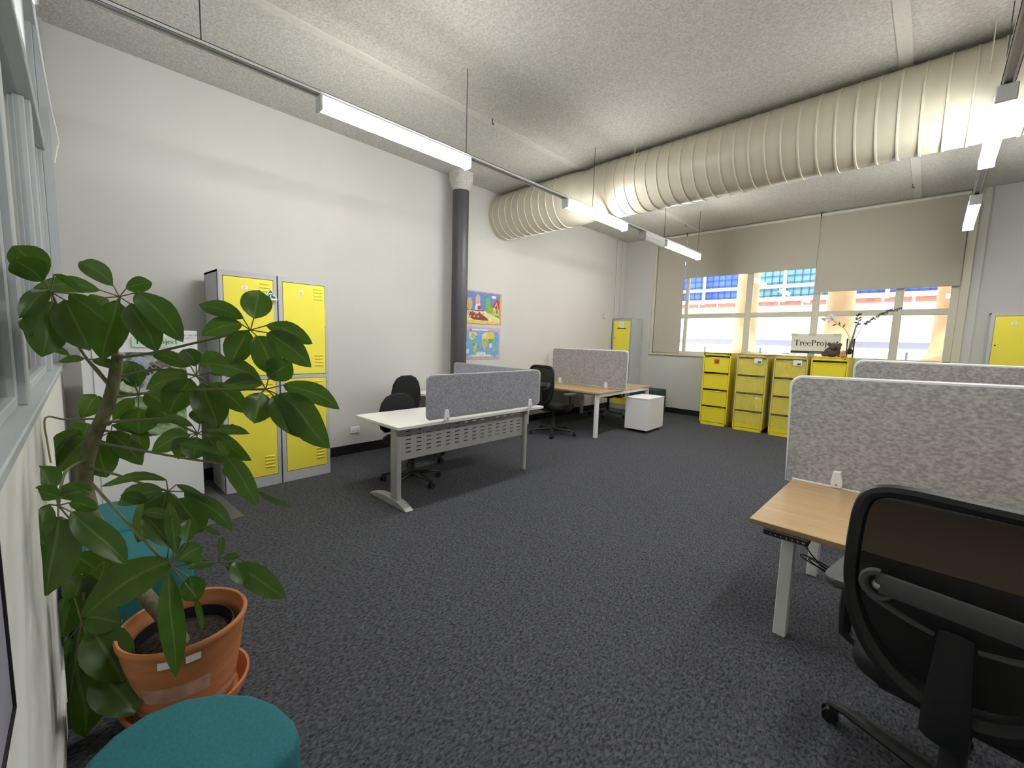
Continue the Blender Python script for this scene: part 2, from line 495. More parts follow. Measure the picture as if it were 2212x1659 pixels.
wbar('sill', WX0-.07, WX1+.07, 1.235, 1.275, WY-.035, WY+.13)
wbar('architrave', WX0-.06, WX0, 1.275, HC-.02, WY-.015, WY+.02)
wbar('architrave', WX1, WX1+.09, 1.275, HC-.02, WY-.015, WY+.02)
wbar('jamb', WX0, WX0+.05, WZ0, WZ1); wbar('jamb', WX1-.09, WX1, WZ0, WZ1)
wbar('bottom_rail', WX0, WX1, WZ0, 1.335); wbar('head', WX0, WX1, WZ1-.06, WZ1)
for x in (-3.74, -2.56, -1.50, -.44):
    w = .10 if x > -3 else .06
    wbar('mullion', x-w/2, x+w/2, 1.335, WZ1-.06)
xs = [WX0+.05, -3.77, -3.71, -2.61, -2.51, -1.55, -1.45, -.49, -.39, WX1-.09]
for i in range(0, 10, 2):
    wbar('transom', xs[i], xs[i+1], 2.02, 2.11)
    for z0, z1 in ((1.335, 2.02), (2.11, WZ1-.06)):
        bm = nb(); bx(bm, xs[i]-.005, xs[i+1]+.005, WY+.085, WY+.09, z0-.005, z1+.005); link('pane', bm, M_GLASS, win)

# ---- roller blinds
for i, (x0, x1, zb, lab) in enumerate(((-4.365, -3.785, 1.29, 'narrow cream roller blind pulled right down beside the corner locker'),
                                       (-3.772, -1.535, 2.83, 'wide cream roller blind with the blue scaffold mesh showing below it'),
                                       (-1.522, .185, 2.42, 'cream roller blind pulled lowest over the vase and sign'))):
    b = thing('roller_blind', lab, 'blind', ((x0+x1)/2, WY-.03, zb), 0, 'roller blinds in the back window')
    hw = (x1-x0)/2; top = 3.69-zb
    bm = nb(); bx(bm, -hw, hw, -.0012, .0012, 0.01, top); link('fabric', bm, M_BLIND, b)
    bm = nb(); bx(bm, -hw, hw, -.006, .006, 0, .022, .003); link('bottom_bar', bm, M_BLIND, b)
    bm = nb(); tube(bm, [(-hw, .0, top+.012), (hw, 0, top+.012)], .024, 10); link('roller_tube', bm, M_BLINDBAR, b, True)
    for s in (-1, 1):
        bm = nb(); box(bm, (s*(hw+.001), 0, top+.018), (.007, .05, .06), .002); link('bracket', bm, M_MIDGREY, b)
    bm = nb(); tube(bm, [(-hw+.002, -.012, top), (-hw+.002, -.012, .02)], .003, 5); link('chain', bm, M_BLINDBAR, b)

# ---- glazed partition to the left of the camera
LX_LEFT = -3.02
par = struct(bpy.data.objects.new('window_2', None)); COL.objects.link(par)
XL = lwx(0)+.005
bm = nb(); bx(bm, XL, XR, PY-.16, -.125, 1.16, 1.19, .004); link('sill', bm, M_GREYALU, par)
bm = nb(); bx(bm, XL, XR, PY-.10, -.135, 2.79, 2.87, .004); link('transom', bm, M_DKPANEL, par)
bm = nb(); bx(bm, XL, XR, PY-.10, -.135, 3.67, HC-.002); link('top_rail', bm, M_DKPANEL, par)
mx = [XL+.03, -3.95, -2.30, -1.0, .2, 1.4, 2.6, 3.8]
for x in mx:
    bm = nb(); bx(bm, x-.05, x+.05, PY-.10, PY-.012, 1.19, 2.79, .004); link('mullion', bm, M_GREYALU, par)
    bm = nb(); bx(bm, x-.05, x+.05, PY-.10, PY-.012, 2.87, 3.67, .004); link('upper_mullion', bm, M_DKPANEL, par)
    bm = nb(); bx(bm, x+.05, x+.09, PY-.085, PY-.035, 1.19, 2.79, .004); link('bead', bm, M_GREYALU, par)
for a, b_ in zip(mx, mx[1:]):
    bm = nb(); bx(bm, a+.03, b_-.03, PY-.063, PY-.057, 1.185, 2.795); link('pane', bm, M_GLASS2, par)
    if not (a < LX_LEFT < b_):            # the bay the left track runs through is open above the transom
        bm = nb(); bx(bm, a+.03, b_-.03, PY-.063, PY-.057, 2.865, 3.675); link('upper_pane', bm, M_GLASS2, par)
    bm = nb(); bx(bm, a+.07, b_-.03, PY-.085, PY-.035, 1.19, 1.225, .004); link('bottom_bead', bm, M_GREYALU, par)
bm = nb(); bx(bm, XL-.002, XL+.05, PY-.01, -.10, 1.2, HC-.001); struct(link('trim_4', bm, M_GREYALU))
# loose white cable near the partition's far corner
bm = nb()
tube(bm, [(-4.2, -.122, 3.74), (-4.3, -.115, 3.45), (-4.55, -.10, 3.22), (-4.75, -.085, 3.05), (-4.86, -.07, 2.96), (-4.88, -.06, 2.86), (-4.80, -.07, 2.80), (-4.7, -.09, 2.66)], .006, 6)
tag(link('loose_cable', bm, M_WHITE, None, True), 'loose white cable hanging down the grey partition post', 'cable')
# dark edged board fixed to the lower partition wall
pb = thing('pinboard', 'lavender grey board with a black edge on the low partition wall', 'board', (-.5, PY+.002, .785))
bm = nb(); bx(bm, -.605, .9, .0, .012, .006, .33); link('panel', bm, mat('lavender_grey_board', (.30, .30, .36), .5, var=.08, scale=6), pb)
bm = nb(); bx(bm, -.612, .905, 0, .016, 0, .008); bx(bm, -.612, -.604, 0, .016, 0, .335); bx(bm, -.612, .905, 0, .016, .328, .336); link('edging', bm, M_BLACK, pb)

# ------------------------------------------------------------------ column
colm = thing('column', 'round charcoal column with a flared white head by the left wall', 'column', (-4.86, 3.80, 0))
bm = nb(); lathe(bm, [(.113, 0), (.113, 3.52)], 32); link('shaft', bm, M_COLUMN, colm, True)
bm = nb()
sec = [(.118, 3.50), (.118, 3.53), (.135, 3.575), (.148, 3.63), (.150, HC)]
rings = []
for r, z in sec:
    k = max(0, (z-3.52)/.11); k = min(1, k)
    ring = []
    for j in range(32):
        a = 2*PI*j/32; c, s = math.cos(a), math.sin(a)
        q = 1/max(abs(c), abs(s)); rr = r*((1-k*.55)+k*.55*min(q, 1.22))
        ring.append(bm.verts.new((rr*c, rr*s, z)))
    rings.append(ring)
for A, B_ in zip(rings, rings[1:]):
    for j in range(32):
        bm.faces.new((A[j], A[(j+1) % 32], B_[(j+1) % 32], B_[j]))
bm.faces.new(list(reversed(rings[0])))
link('column_head', bm, M_CEIL, colm, True)

# ------------------------------------------------------------------ air duct
dyc, dzc, dr = 4.84, 3.395, .335
duct = thing('air_duct', 'large round cream air duct with ring seams under the ceiling', 'duct', (0, dyc, dzc))
RX = Matrix.Rotation(PI/2, 4, 'Y')
prof = [(.335, lwx(dyc)+.002), (.335, -3.62), (.333, -3.56), (.324, -3.46), (.314, -3.40), (.314, -3.36), (.322, -3.31), (.335, -3.25), (.340, -3.16), (.337, -3.05), (.335, -2.9), (.335, XR-.02)]
bm = nb(); lathe(bm, prof, 56, RX); link('duct_body', bm, M_DUCT, duct, True)
ringm = None
x = lwx(dyc)+.10
while x < XR:
    if not (-3.66 < x < -3.14):
        if ringm is None:
            bm = nb(); lathe(bm, [(.333, -.008), (.342, -.006), (.342, .006), (.333, .008)], 48, RX)
            o = link('seam_ring', bm, M_SEAM, duct, True); ringm = o.data; o.location = (x, 0, 0)
        else:
            o = bpy.data.objects.new('seam_ring', ringm); COL.objects.link(o); o.parent = duct; o.location = (x, 0, 0)
    x += .132
bm = nb()
for k in range(3):
    hx = (-2.6, .1, 2.8)[k]
    for s in (-1, 1):
        tube(bm, [(hx, s*.337, 0), (hx, s*.337, HC-dzc)], .004, 5)
link('hanger_rods', bm, M_SEAM, duct)

# ------------------------------------------------------------------ suspended lighting tracks and battens
LX = (-3.02, .165, 3.35)
TZ = 3.028


def track(x, y0, y1, rods, lab):
    t = thing('lighting_track', lab, 'light track', (x, 0, TZ))
    bm = nb()          # open channel: a back and two returned sides, the dark line below is its hollow
    bx(bm, -.03, .03, y0, y1, .018, .022); bx(bm, -.03, -.027, y0, y1, 0, .022); bx(bm, .027, .03, y0, y1, 0, .022)
    bx(bm, -.03, -.016, y0, y1, 0, .002); bx(bm, .016, .03, y0, y1, 0, .002)
    link('channel', bm, M_WHITE, t)
    for ry in rods:
        bm = nb(); tube(bm, [(0, ry, .020), (0, ry, HC-TZ)], .0035, 6); link('suspension_rod', bm, M_MIDGREY, t)


track(LX[0], -3.0, 7.60, (-2.5, -1.3, .54, 2.41, 4.33, 6.22, 7.5), 'long white lighting track on rods alongside the left wall')
track(LX[1], -.10, 7.62, (2.4, 4.35, 6.3), 'long white lighting track on rods crossing beneath the duct toward the right locker')
track(LX[2], -.10, 7.62, (2.4, 4.35, 6.3), 'long white lighting track on rods over the far right of the room')


def batten(name, lab, x, y0, y1, on=True):
    t = thing(name, lab, 'ceiling light', (x, (y0+y1)/2, TZ), 0, 'suspended tube lights')
    h = (y1-y0)/2
    bm = nb(); bx(bm, -.034, .034, -h, h, -.025, .0, .003); link('housing', bm, M_WHITE, t)
    bm = nb()
    prof2 = [(-.034, -.020), (-.044, -.028)] + [(.044*math.cos(a), -.052-.042*math.sin(a)) for a in [PI-PI*k/8 for k in range(9)]] + [(.044, -.028), (.034, -.020)]
    Mx = Matrix(((1, 0, 0, 0), (0, 0, 1, -h+.02), (0, 1, 0, 0), (0, 0, 0, 1)))
    prism(bm, prof2, 2*h-.04, Mx); link('diffuser', bm, M_TUBE if on else M_LENS, t, True)
    for s in (-1, 1):
        bm = nb(); box(bm, (0, s*(h-.009), -.048), (.092, .02, .098), .006); link('end_cap', bm, M_WHITE, t)
    return t


batten('tube_light', 'lit tube light hanging in front of the column head', LX[0], 1.165, 2.44)
batten('tube_light', 'lit tube light hanging just in front of the duct, on the left wall track', LX[0], 3.80, 5.09)
batten('tube_light', 'lit tube light at the window end of the left wall track, beyond the motion box', LX[0], 6.25, 7.55)
batten('tube_light', 'lit tube light crossing under the duct on the track toward the right locker', LX[1], 3.84, 5.13)
batten('tube_light', 'lit tube light at the window end of the track toward the right locker', LX[1], 6.27, 7.56)
tl = batten('tube_light_offscreen', 'lit tube light on the right locker track, nearest the glazed partition', LX[1], 1.25, 2.54)
for o in tl.children:
    if o.name.startswith('diffuser'):
        o.name = 'diffuser_offscreen'
em = thing('emergency_light', 'unlit white box light with a clear lens on the left wall track', 'emergency light', (LX[0], 5.86, TZ))
bm = nb(); bx(bm, -.045, .045, -.30, .31, -.06, 0, .008); link('housing', bm, M_WHITE, em)
bm = nb(); tube(bm, [(0, -.28, -.075), (0, .29, -.075)], .052, 14, flat=(.9, 1)); link('lens', bm, M_LENS, em, True)
bm = nb(); box(bm, (0, -.30, -.06), (.108, .03, .12), .02, None, 2); link('end_cap', bm, mat('pale_grey_plastic', (.42, .41, .40), .4), em)
# corridor lamp beyond the glazed partition
batten('tube_light', 'lit tube light passing over the glazed partition on the left wall track', LX[0], -1.355, -.066)
track(LX[1], -3.0, -.25, (-.5, -2.5), 'corridor lighting track in line with the right locker track')


# ------------------------------------------------------------------ lockers
def locker_proto():
    t = thing('locker', '', 'locker')
    w, d, h = .468, .46, 2.0
    bm = nb()
    bx(bm, -w/2, -w/2+.018, -d, 0, 0, h); bx(bm, w/2-.018, w/2, -d, 0, 0, h); bx(bm, -w/2, w/2, -d, -d+.01, 0, h)
    bx(bm, -w/2, w/2, -d, 0, h-.018, h)
    bx(bm, -w/2, w/2, -.025, 0, 0, .10); bx(bm, -w/2, w/2, -.025, 0, h-.045, h); bx(bm, -w/2, w/2, -.025, 0, 1.03, 1.065)
    bx(bm, -w/2, -w/2+.03, -.025, 0, 0, h); bx(bm, w/2-.036, w/2, -.025, 0, 0, h)
    link('carcass', bm, M_LOCKGREY, t)
    for k, (z0, z1) in enumerate(((.105, 1.025), (1.07, h-.05))):
        bm = nb(); bx(bm, -w/2+.034, w/2-.040, -.022, .003, z0, z1, .002); dd = link('door', bm, M_YELLOW, t)
        for zc in (z0+.13, z1-.09):
            for j in range(4):
                bm = nb(); zz = zc-.045+j*.033
                prism(bm, rrect(-w/2+.06, zz-.007, -w/2+.145, zz+.007, .006, 3), .008, T(0, .003, 0) @ Matrix(((1, 0, 0, 0), (0, 0, 1, 0), (0, 1, 0, 0), (0, 0, 0, 1))), .003, 1)
                link('vent_louvre', bm, M_YELLOW, dd)
        bm = nb(); tube(bm, [(w/2-.065, .0, (z0+z1)/2+.07), (w/2-.065, .012, (z0+z1)/2+.07)], .009, 8); link('lock', bm, M_LOCK, dd)
        bm = nb(); bx(bm, -w/2+.031, -w/2+.040, -.01, .005, z1-.40, z1-.22); link('pull', bm, M_YELLOW, dd)
    return t


def number_plate(t, zs):
    for s, z in zs:
        bm = nb(); prism(bm, rrect(.005, z-.017, .06, z+.017, .006, 3), .003, T(0, .0032, 0) @ Matrix(((1, 0, 0, 0), (0, 0, 1, 0), (0, 1, 0, 0), (0, 0, 0, 1))))
        p = link('number_plate', bm, M_PAPER, t)
        text_obj('number', s, .024, T(.0325, .0068, z) @ Matrix(((-1, 0, 0, 0), (0, 0, 1, 0), (0, 1, 0, 0), (0, 0, 0, 1))), M_INK, p)


# local frame: front faces +y
L1 = locker_proto()
LA = [(-4.415, 1.062), (-4.437, 1.543), (-4.905, 8.36), (.735, 8.30)]
L1['label'] = 'grey locker with two yellow doors, the one nearer the display board'
L1['group'] = 'lockers'
L1.location = (LA[0][0], LA[0][1], 0); L1.rotation_euler = (0, 0, -PI/2+math.radians(2.0))
L2 = clone(L1, 'grey locker with two yellow doors, between its twin and the power point', (LA[1][0], LA[1][1], 0), -PI/2+math.radians(2.2))
L3 = clone(L1, 'grey locker with yellow doors standing in the corner by the window', (LA[2][0], LA[2][1], 0), PI)
L4 = clone(L1, 'grey locker with yellow doors to the right of the window', (LA[3][0], LA[3][1], 0), PI)
number_plate(L1, (('7', 1.86),)); number_plate(L2, (('8', 1.86),)); number_plate(L4, (('1', 1.86),))
# paper and black pen tray on the corner locker
pp = thing('paper_notice', 'white paper held by a black strip on the corner locker door', 'paper', (-4.905, 8.36, 1.80))
bm = nb(); bx(bm, -.05, .06, -.0065, -.0045, 0, .13); link('sheet', bm, M_PAPER, pp)
bm = nb(); box(bm, (.005, -.012, -.012), (.22, .016, .018), .004, Matrix.Rotation(math.radians(4), 3, 'Y')); link('strip', bm, M_BLACK, pp)
# triangular green and white maker's plate hung on the first locker
tri = thing('triangle_sign', 'small green triangle sign with a white leaping animal on the locker edge', 'sign', (-4.405, 1.235, 1.815), -PI/2+math.radians(2))
FR = Matrix(((-1, 0, 0, 0), (0, 0, 1, 0), (0, 1, 0, 0), (0, 0, 0, 1)))      # local xy -> facing +y


def flat(name, pts, off, m, par, th=.0015):
    bm = nb(); prism(bm, pts, th, T(0, off, 0) @ FR); return link(name, bm, m, par)


flat('plate', [(-.058, -.045), (.058, -.045), (.058, -.032), (.004, .057), (-.004, .057), (-.058, -.032)], .006, M_PAPER, tri, .002)
flat('green_field', [(-.048, -.029), (.048, -.029), (0, .049)], .0082, M_LOGOG, tri)
flat('leaping_animal', [(-.040, -.012), (-.020, -.002), (-.006, .010), (.006, .010), (.016, .002), (.020, -.006), (.038, -.018), (.030, -.006), (.012, .014), (0, .019), (-.012, .015), (-.024, .004)], .0098, M_PAPER, tri)
flat('animal_leg', [(0, .002), (.008, .004), (-.002, -.012), (.010, -.025), (.002, -.025), (-.010, -.013)], .0098, M_PAPER, tri)

# ------------------------------------------------------------------ filing cabinets
CW, CD, CH = .468, .62, 1.34


def cabinet_proto():
    t = thing('filing_cabinet', '', 'filing cabinet')
    bm = nb()
    bx(bm, -CW/2, -CW/2+.02, 0, CD, 0, CH); bx(bm, CW/2-.02, CW/2, 0, CD, 0, CH); bx(bm, -CW/2, CW/2, CD-.02, CD, 0, CH)
    bx(bm, -CW/2, CW/2, 0, CD, CH-.02, CH); bx(bm, -CW/2, CW/2, 0, .03, CH-.05, CH); bx(bm, -CW/2, CW/2, 0, CD, 0, .05)
    link('carcass', bm, M_CABYEL, t)
    for k in range(4):
        z0 = .055+k*.309
        bm = nb(); bx(bm, -CW/2+.024, CW/2-.024, -.002, .03, z0, z0+.272, .004); d = link('drawer', bm, M_CABYEL, t)
        bm = nb(); bx(bm, -CW/2+.03, CW/2-.03, -.010, .012, z0+.262, z0+.276, .003); link('pull_lip', bm, M_CABYEL, d)
        bm = nb(); bx(bm, CW/2-.11, CW/2-.05, .008, .03, z0+.285, z0+.300); link('latch', bm, M_MIDGREY, d)
    bm = nb(); tube(bm, [(CW/2-.05, .002, CH-.022), (CW/2-.05, -.006, CH-.022)], .008, 8); link('lock', bm, M_LOCK, t)
    return t


F1 = cabinet_proto()
F1.location = (-2.775, 8.12, 0); F1.rotation_euler = (0, 0, math.radians(2))
F1['label'] = 'yellow four drawer filing cabinet with an orange red sticker'; F1['group'] = 'yellow filing cabinets'
F2 = clone(F1, 'yellow filing cabinet wrapped in clear plastic, next to the stickered one', (-2.182, 8.07, 0), math.radians(1))
F3 = clone(F1, 'yellow filing cabinet wrapped in clear plastic, half hidden by a felt screen', (-1.615, 8.07, 0), math.radians(1))
F4 = clone(F1, 'unwrapped yellow filing cabinet carrying the vase and plush toy', (-1.105, 8.05, 0), 0)
bm = nb(); bx(bm, -.045, .045, -.006, -.002, 0, .085); sk = link('sticker', bm, M_REDTAG, F1); sk.location = (.0, 0, 1.14)
bm = nb(); bx(bm, -.02, -.002, -.007, -.005, .03, .06); bx(bm, .008, .025, -.007, -.005, .02, .055); sp = link('sticker_print', bm, M_INK, sk)
for F, seed in ((F2, 3), (F3, 5)):
    bm = nb(); rnd = random.Random(seed)
    g = bmesh.ops.create_cube(bm, size=1, matrix=T(0, CD/2, (CH+.14)/2+.005) @ Matrix.Diagonal((CW+.03, CD+.035, CH-.12, 1)))
    bmesh.ops.delete(bm, geom=[f for f in bm.faces if f.normal.z < -.9], context='FACES')
    bmesh.ops.subdivide_edges(bm, edges=bm.edges[:], cuts=9, use_grid_fill=True)
    for v in bm.verts:
        n = v.co-Vector((0, CD/2, CH/2)); n.z *= .2; n.normalize()
        v.co += n*rnd.uniform(-.004, .010)
    w = link('plastic_wrap', bm, M_WRAP, F, False); w['label'] = 'clear crinkled plastic wrap'
    bm = nb(); bx(bm, .04, .16, -.03, -.027, 1.19, 1.275); lb = link('delivery_label', bm, M_PAPER, F)
    bm = nb(); bx(bm, .095, .145, -.032, -.030, 1.20, 1.225); link('label_print', bm, M_INK, lb)
# crumpled film heaped on the two wrapped tops
for F, xx in ((F2, -2.18), (F3, -1.63)):
    bm = nb(); rnd = random.Random(int(-xx*10))
    bmesh.ops.create_grid(bm, x_segments=14, y_segments=10, size=.5, matrix=T(0, CD/2, CH+.025) @ Matrix.Diagonal((.44, .56, 1, 1)))
    for v in bm.verts:
        v.co.z += rnd.uniform(-.012, .022)
    link('film_heap', bm, M_WRAP, F)

# ------------------------------------------------------------------ lettering: a stout serif alphabet cut as flat pieces
def arc(cx, cy, rx, ry, a0, a1, tv, th, n=14):
    """ring segment; tv = stroke at the sides, th = stroke at top and bottom"""
    out, inn = [], []
    for k in range(n+1):
        a = math.radians(a0+(a1-a0)*k/n); c, s = math.cos(a), math.sin(a)
        out.append((cx+rx*c, cy+ry*s)); inn.append((cx+(rx-tv)*c, cy+(ry-th)*s))
    return [[out[k], out[k+1], inn[k+1], inn[k]] for k in range(n)]


def rc(x0, y0, x1, y1):
    return [[(x0, y0), (x1, y0), (x1, y1), (x0, y1)]]


GL = {
    'T': (.84, rc(.31, 0, .50, 1)+rc(0, .93, .80, 1)+rc(0, .74, .05, .95)+rc(.75, .74, .80, .95)+rc(.19, 0, .62, .05)),
    'r': (.52, rc(.10, 0, .26, .66)+rc(0, 0, .38, .05)+rc(0, .61, .2, .66)+arc(.36, .42, .2, .26, 60, 150, .1, .1, 6)+rc(.36, .50, .50, .66)),
    'e': (.62, arc(.30, .33, .29, .35, 0, 325, .14, .06)+rc(.12, .33, .58, .39)),
    'P': (.76, rc(.10, 0, .28, 1)+rc(0, 0, .42, .05)+rc(0, .95, .34, 1)+arc(.34, .73, .36, .27, -90, 90, .17, .06)+rc(.26, .46, .36, .52)),
    'o': (.68, arc(.32, .33, .31, .35, 0, 360, .14, .06)),
    'j': (.38, rc(.13, -.14, .28, .66)+rc(0, .61, .2, .66)+arc(.06, -.13, .22, .17, -110, 0, .15, .07, 7)),
    'c': (.58, arc(.30, .33, .29, .35, 45, 320, .14, .06)),
    't': (.46, rc(.11, .06, .26, .86)+rc(0, .59, .42, .66)+arc(.29, .16, .18, .17, 180, 290, .13, .07, 6)),
}


def wordmark(parent, cap, M, name='lettering'):
    bm = nb(); x = 0; jx = 0
    word = 'TreeProject'
    tot = sum(GL[c][0] for c in word)
    for c in word:
        if c == 'j':
            jx = x+.2
        for poly in GL[c][1]:
            vs_ = [bm.verts.new(M @ Vector(((px_+x-tot/2)*cap, py_*cap, 0))) for px_, py_ in poly]
            bm.faces.new(vs_)
        x += GL[c][0]
    o = link(name, bm, M_INK, parent, recalc=False)
    bm = nb()
    for s in (-1, 1):
        pts = [(0, .74), (s*.10, .80), (s*.2, .97), (s*.07, .93)]
        bm.faces.new([bm.verts.new(M @ Vector(((jx+a-tot/2)*cap, b*cap, 0))) for a, b in pts])
    link('leaf_mark', bm, M_GREENINK, parent, recalc=False)
    return o


# standing sign on the cabinets
sg = thing('sign_board', 'cream sign reading TreeProject propped on the wrapped filing cabinets', 'sign', (-1.375, 8.45, CH+.045))
bm = nb(); bx(bm, -.335, .335, -.004, .004, 0, .325); link('panel', bm, mat('cream_sign_card', (.72, .70, .60), .6), sg)
bm = nb(); bx(bm, -.335, .335, -.006, -.003, 0, .042); st = link('footer_strip', bm, mat('navy_strip', (.025, .022, .04), .6), sg)
wordmark(sg, .092, T(.01, -.0062, .13) @ Matrix(((1, 0, 0, 0), (0, 0, -1, 0), (0, 1, 0, 0), (0, 0, 0, 1))))
text_obj('web_address', 'treeproject.org.au', .024, T(.02, -.0072, .021) @ Matrix(((1, 0, 0, 0), (0, 0, -1, 0), (0, 1, 0, 0), (0, 0, 0, 1))), mat('grey_print', (.5, .5, .52), .6), st)
for tx in (-.30, -.05, .28):
    bm = nb(); bx(bm, tx-.05, tx+.05, -.0075, -.005, .285, .33); link('tape', bm, mat('masking_tape', (.55, .56, .45), .6), sg)
# the sign leans on a back foot
bm = nb(); bx(bm, -.05, .05, .004, .10, 0, .006); bx(bm, -.05, .05, .004, .008, 0, .2); link('foot', bm, M_PAPER, sg)

# plush toy
pl = thing('plush_toy', 'brown plush toy animal slumped in front of the sign', 'plush toy', (-1.09, 8.20, CH+.007))
bm = nb(); ball(bm, (-.02, .01, .075), .095, 3, (1.1, .9, .85)); link('body', bm, M_KOALA, pl, True)
bm = nb(); ball(bm, (.015, -.02, .145), .075, 3, (1.05, .95, .9)); link('head', bm, M_KOALA, pl, True)
for ex in (-.055, .075):
    bm = nb(); ball(bm, (ex, -.015, .19), .028, 2, (1, .6, 1)); link('ear', bm, M_KOALA, pl, True)
for ax in (-.10, .09):
    bm = nb(); ball(bm, (ax, -.055, .03), .034, 2, (1.3, 1.2, .85)); link('paw', bm, M_KOALA, pl, True)
bm = nb(); ball(bm, (.035, -.093, .140), .016, 2, (1, .8, 1.3)); link('nose', bm, M_BLACK, pl, True)
fig = thing('plush_chick', 'small peach and cream plush sitting beside the brown toy', 'plush toy', (-.955, 8.07, CH))
bm = nb(); ball(bm, (0, 0, .035), .038, 2, (1.05, .9, 1)); link('body', bm, M_PEACH, fig, True)
bm = nb(); ball(bm, (0, -.005, .085), .032, 2); link('head', bm, M_PEACH, fig, True)
bm = nb(); box(bm, (0, 0, .102), (.075, .04, .016), .006); link('cap', bm, mat('pale_pink_cap', (.6, .38, .33), .9), fig)
# vase with branches
va = thing('vase', 'tall clear glass vase with eucalyptus and white blossom branches', 'vase', (-.915, 8.42, CH))
bm = nb(); lathe(bm, [(0, 0), (.045, 0), (.05, .02), (.056, .30), (.053, .30), (.047, .025), (0, .02)], 24); link('glass', bm, glass_mat('vase_glass', (.9, .95, .95), .02, 2.0), va, True)
bm = nb(); ball(bm, (.0, 0, .10), .040, 2, (1, 1, 1.2)); link('moss_ball', bm, M_TWIGLEAF, va, True)
bm = nb(); tube(bm, [(-.03, 0, .05), (0.01, 0, .25), (.045, .0, .52)], [.012, .014, .012], 8); link('cut_stem', bm, mat('grey_stem', (.24, .21, .24), .7), va, True)
bm = nb(); tube(bm, [(.0, 0, .06), (.05, 0, .30), (.13, 0, .52), (.22, 0, .60), (.38, 0, .70), (.52, 0, .76)], .005, 6)
br = link('eucalyptus_branch', bm, M_BARKDK, va, True)
rnd = random.Random(4)
lf = None


def small_leaf(par, p, d, L_, w_, m):
    bm = nb(); d = d.normalized(); s = d.cross(Vector((rnd.uniform(-.3, .3), -1, rnd.uniform(-.3, .3)))).normalized()
    pts = [p, p+d*L_*.4+s*w_/2, p+d*L_, p+d*L_*.4-s*w_/2]
    mid = p+d*L_*.45+Vector((0, -.006, .004))
    vv = [bm.verts.new(q) for q in pts]; c = bm.verts.new(mid)
    for k in range(4):
        bm.faces.new((vv[k], vv[(k+1) % 4], c))
    return link('leaf', bm, m, par, True, False)


path = [Vector((.13, 0, .52)), Vector((.22, 0, .60)), Vector((.38, 0, .70)), Vector((.54, 0, .77))]
M_EUC = mat('eucalyptus_leaf', (.13, .17, .15), .6, var=.2, scale=30)
for k in range(44):
    f = k/44*2.999; i = int(f); p = path[i].lerp(path[i+1], f-i)
    a = rnd.uniform(0, 2*PI)
    small_leaf(br, p, Vector((.5+.3*math.cos(a), .5*math.cos(a*1.7), .9*math.sin(a))), rnd.uniform(.035, .055), .026, M_EUC)
bm = nb(); tube(bm, [(.0, 0, .10), (.055, 0, .40), (.06, 0, .62)], .004, 6); br3 = link('leafy_twig', bm, M_BARKDK, va, True)
for k in range(14):
    a = rnd.uniform(0, 2*PI)
    small_leaf(br3, Vector((.06, 0, .50+.012*k)), Vector((math.cos(a), .4*math.cos(2*a), .5+.5*math.sin(a))), .06, .03, M_TWIGLEAF)
bm = nb(); tube(bm, [(0, 0, .08), (-.03, 0, .34), (-.10, 0, .46), (-.20, 0, .53), (-.27, 0, .62), (-.36, 0, .60)], .004, 6)
br2 = link('blossom_branch', bm, mat('brown_twig', (.16, .10, .08), .7), va, True)
M_PETAL = mat('white_petal', (.80, .78, .82), .6)
for k in range(16):
    a = rnd.uniform(0, 2*PI)
    small_leaf(br2, Vector((-.30+rnd.uniform(-.06, .06), 0, .62+rnd.uniform(-.03, .03))), Vector((math.cos(a), .4, math.sin(a))), .06, .04, M_PETAL)
for (lx_, lz, dx, dz) in ((-.16, .50, -.2, 1), (-.20, .53, -1, -.6), (-.12, .47, .5, 1), (-.36, .60, -1, .3)):
    small_leaf(br2, Vector((lx_, 0, lz)), Vector((dx, 0, dz)), .07, .03, M_BARKDK if lx_ > -.3 else M_TWIGLEAF)


# ------------------------------------------------------------------ desk screens
def screen(lab, p0, p1, z0, z1, felt, trim, thick=.028, r=.05, clamps=(), tilt=0, lower_round=False, cs=-1, foot=-.03, deep=.018):
    """upright felt panel from p0 to p1 (ground points); clamps given as distances from p0"""
    d = Vector((p1[0]-p0[0], p1[1]-p0[1], 0)); L_ = d.length; a = math.atan2(d.y, d.x)
    t = thing('desk_screen', lab, 'desk screen', (p0[0], p0[1], z0), a)
    t.rotation_euler = (0, tilt, a)
    h = z1-z0; cr = (1, 1, 1, 1) if lower_round else (0, 1, 1, 0)
    o = rrect(0, 0, L_, h, r, 6, cr)
    bm = nb(); prism(bm, rrect(.004, .004, L_-.004, h-.004, r-.004, 6, cr), thick, T(0, thick/2, 0) @ XZ, .003, 1); link('felt_panel', bm, felt, t)
    bm = nb(); tube(bm, [(x, 0, z) for x, z in o], thick*.42, 6, closed=True, flat=(1, 1)); link('edge_trim', bm, trim, t, True)
    for c in clamps:
        bm = nb()
        prism(bm, [(-.028, foot), (.028, foot), (.028, foot+.04), (.018, foot+.10), (-.018, foot+.10), (-.028, foot+.04)], deep, T(c, -thick/2+.004, 0) @ XZ, .004, 1)
        cl = link('clamp', bm, M_WHITE, t)
        bm = nb(); tube(bm, [(c, -thick/2-deep+.006, foot+.022), (c, -thick/2-deep+.001, foot+.022)], .006, 8); link('screw', bm, M_CHROME, cl)
    return t


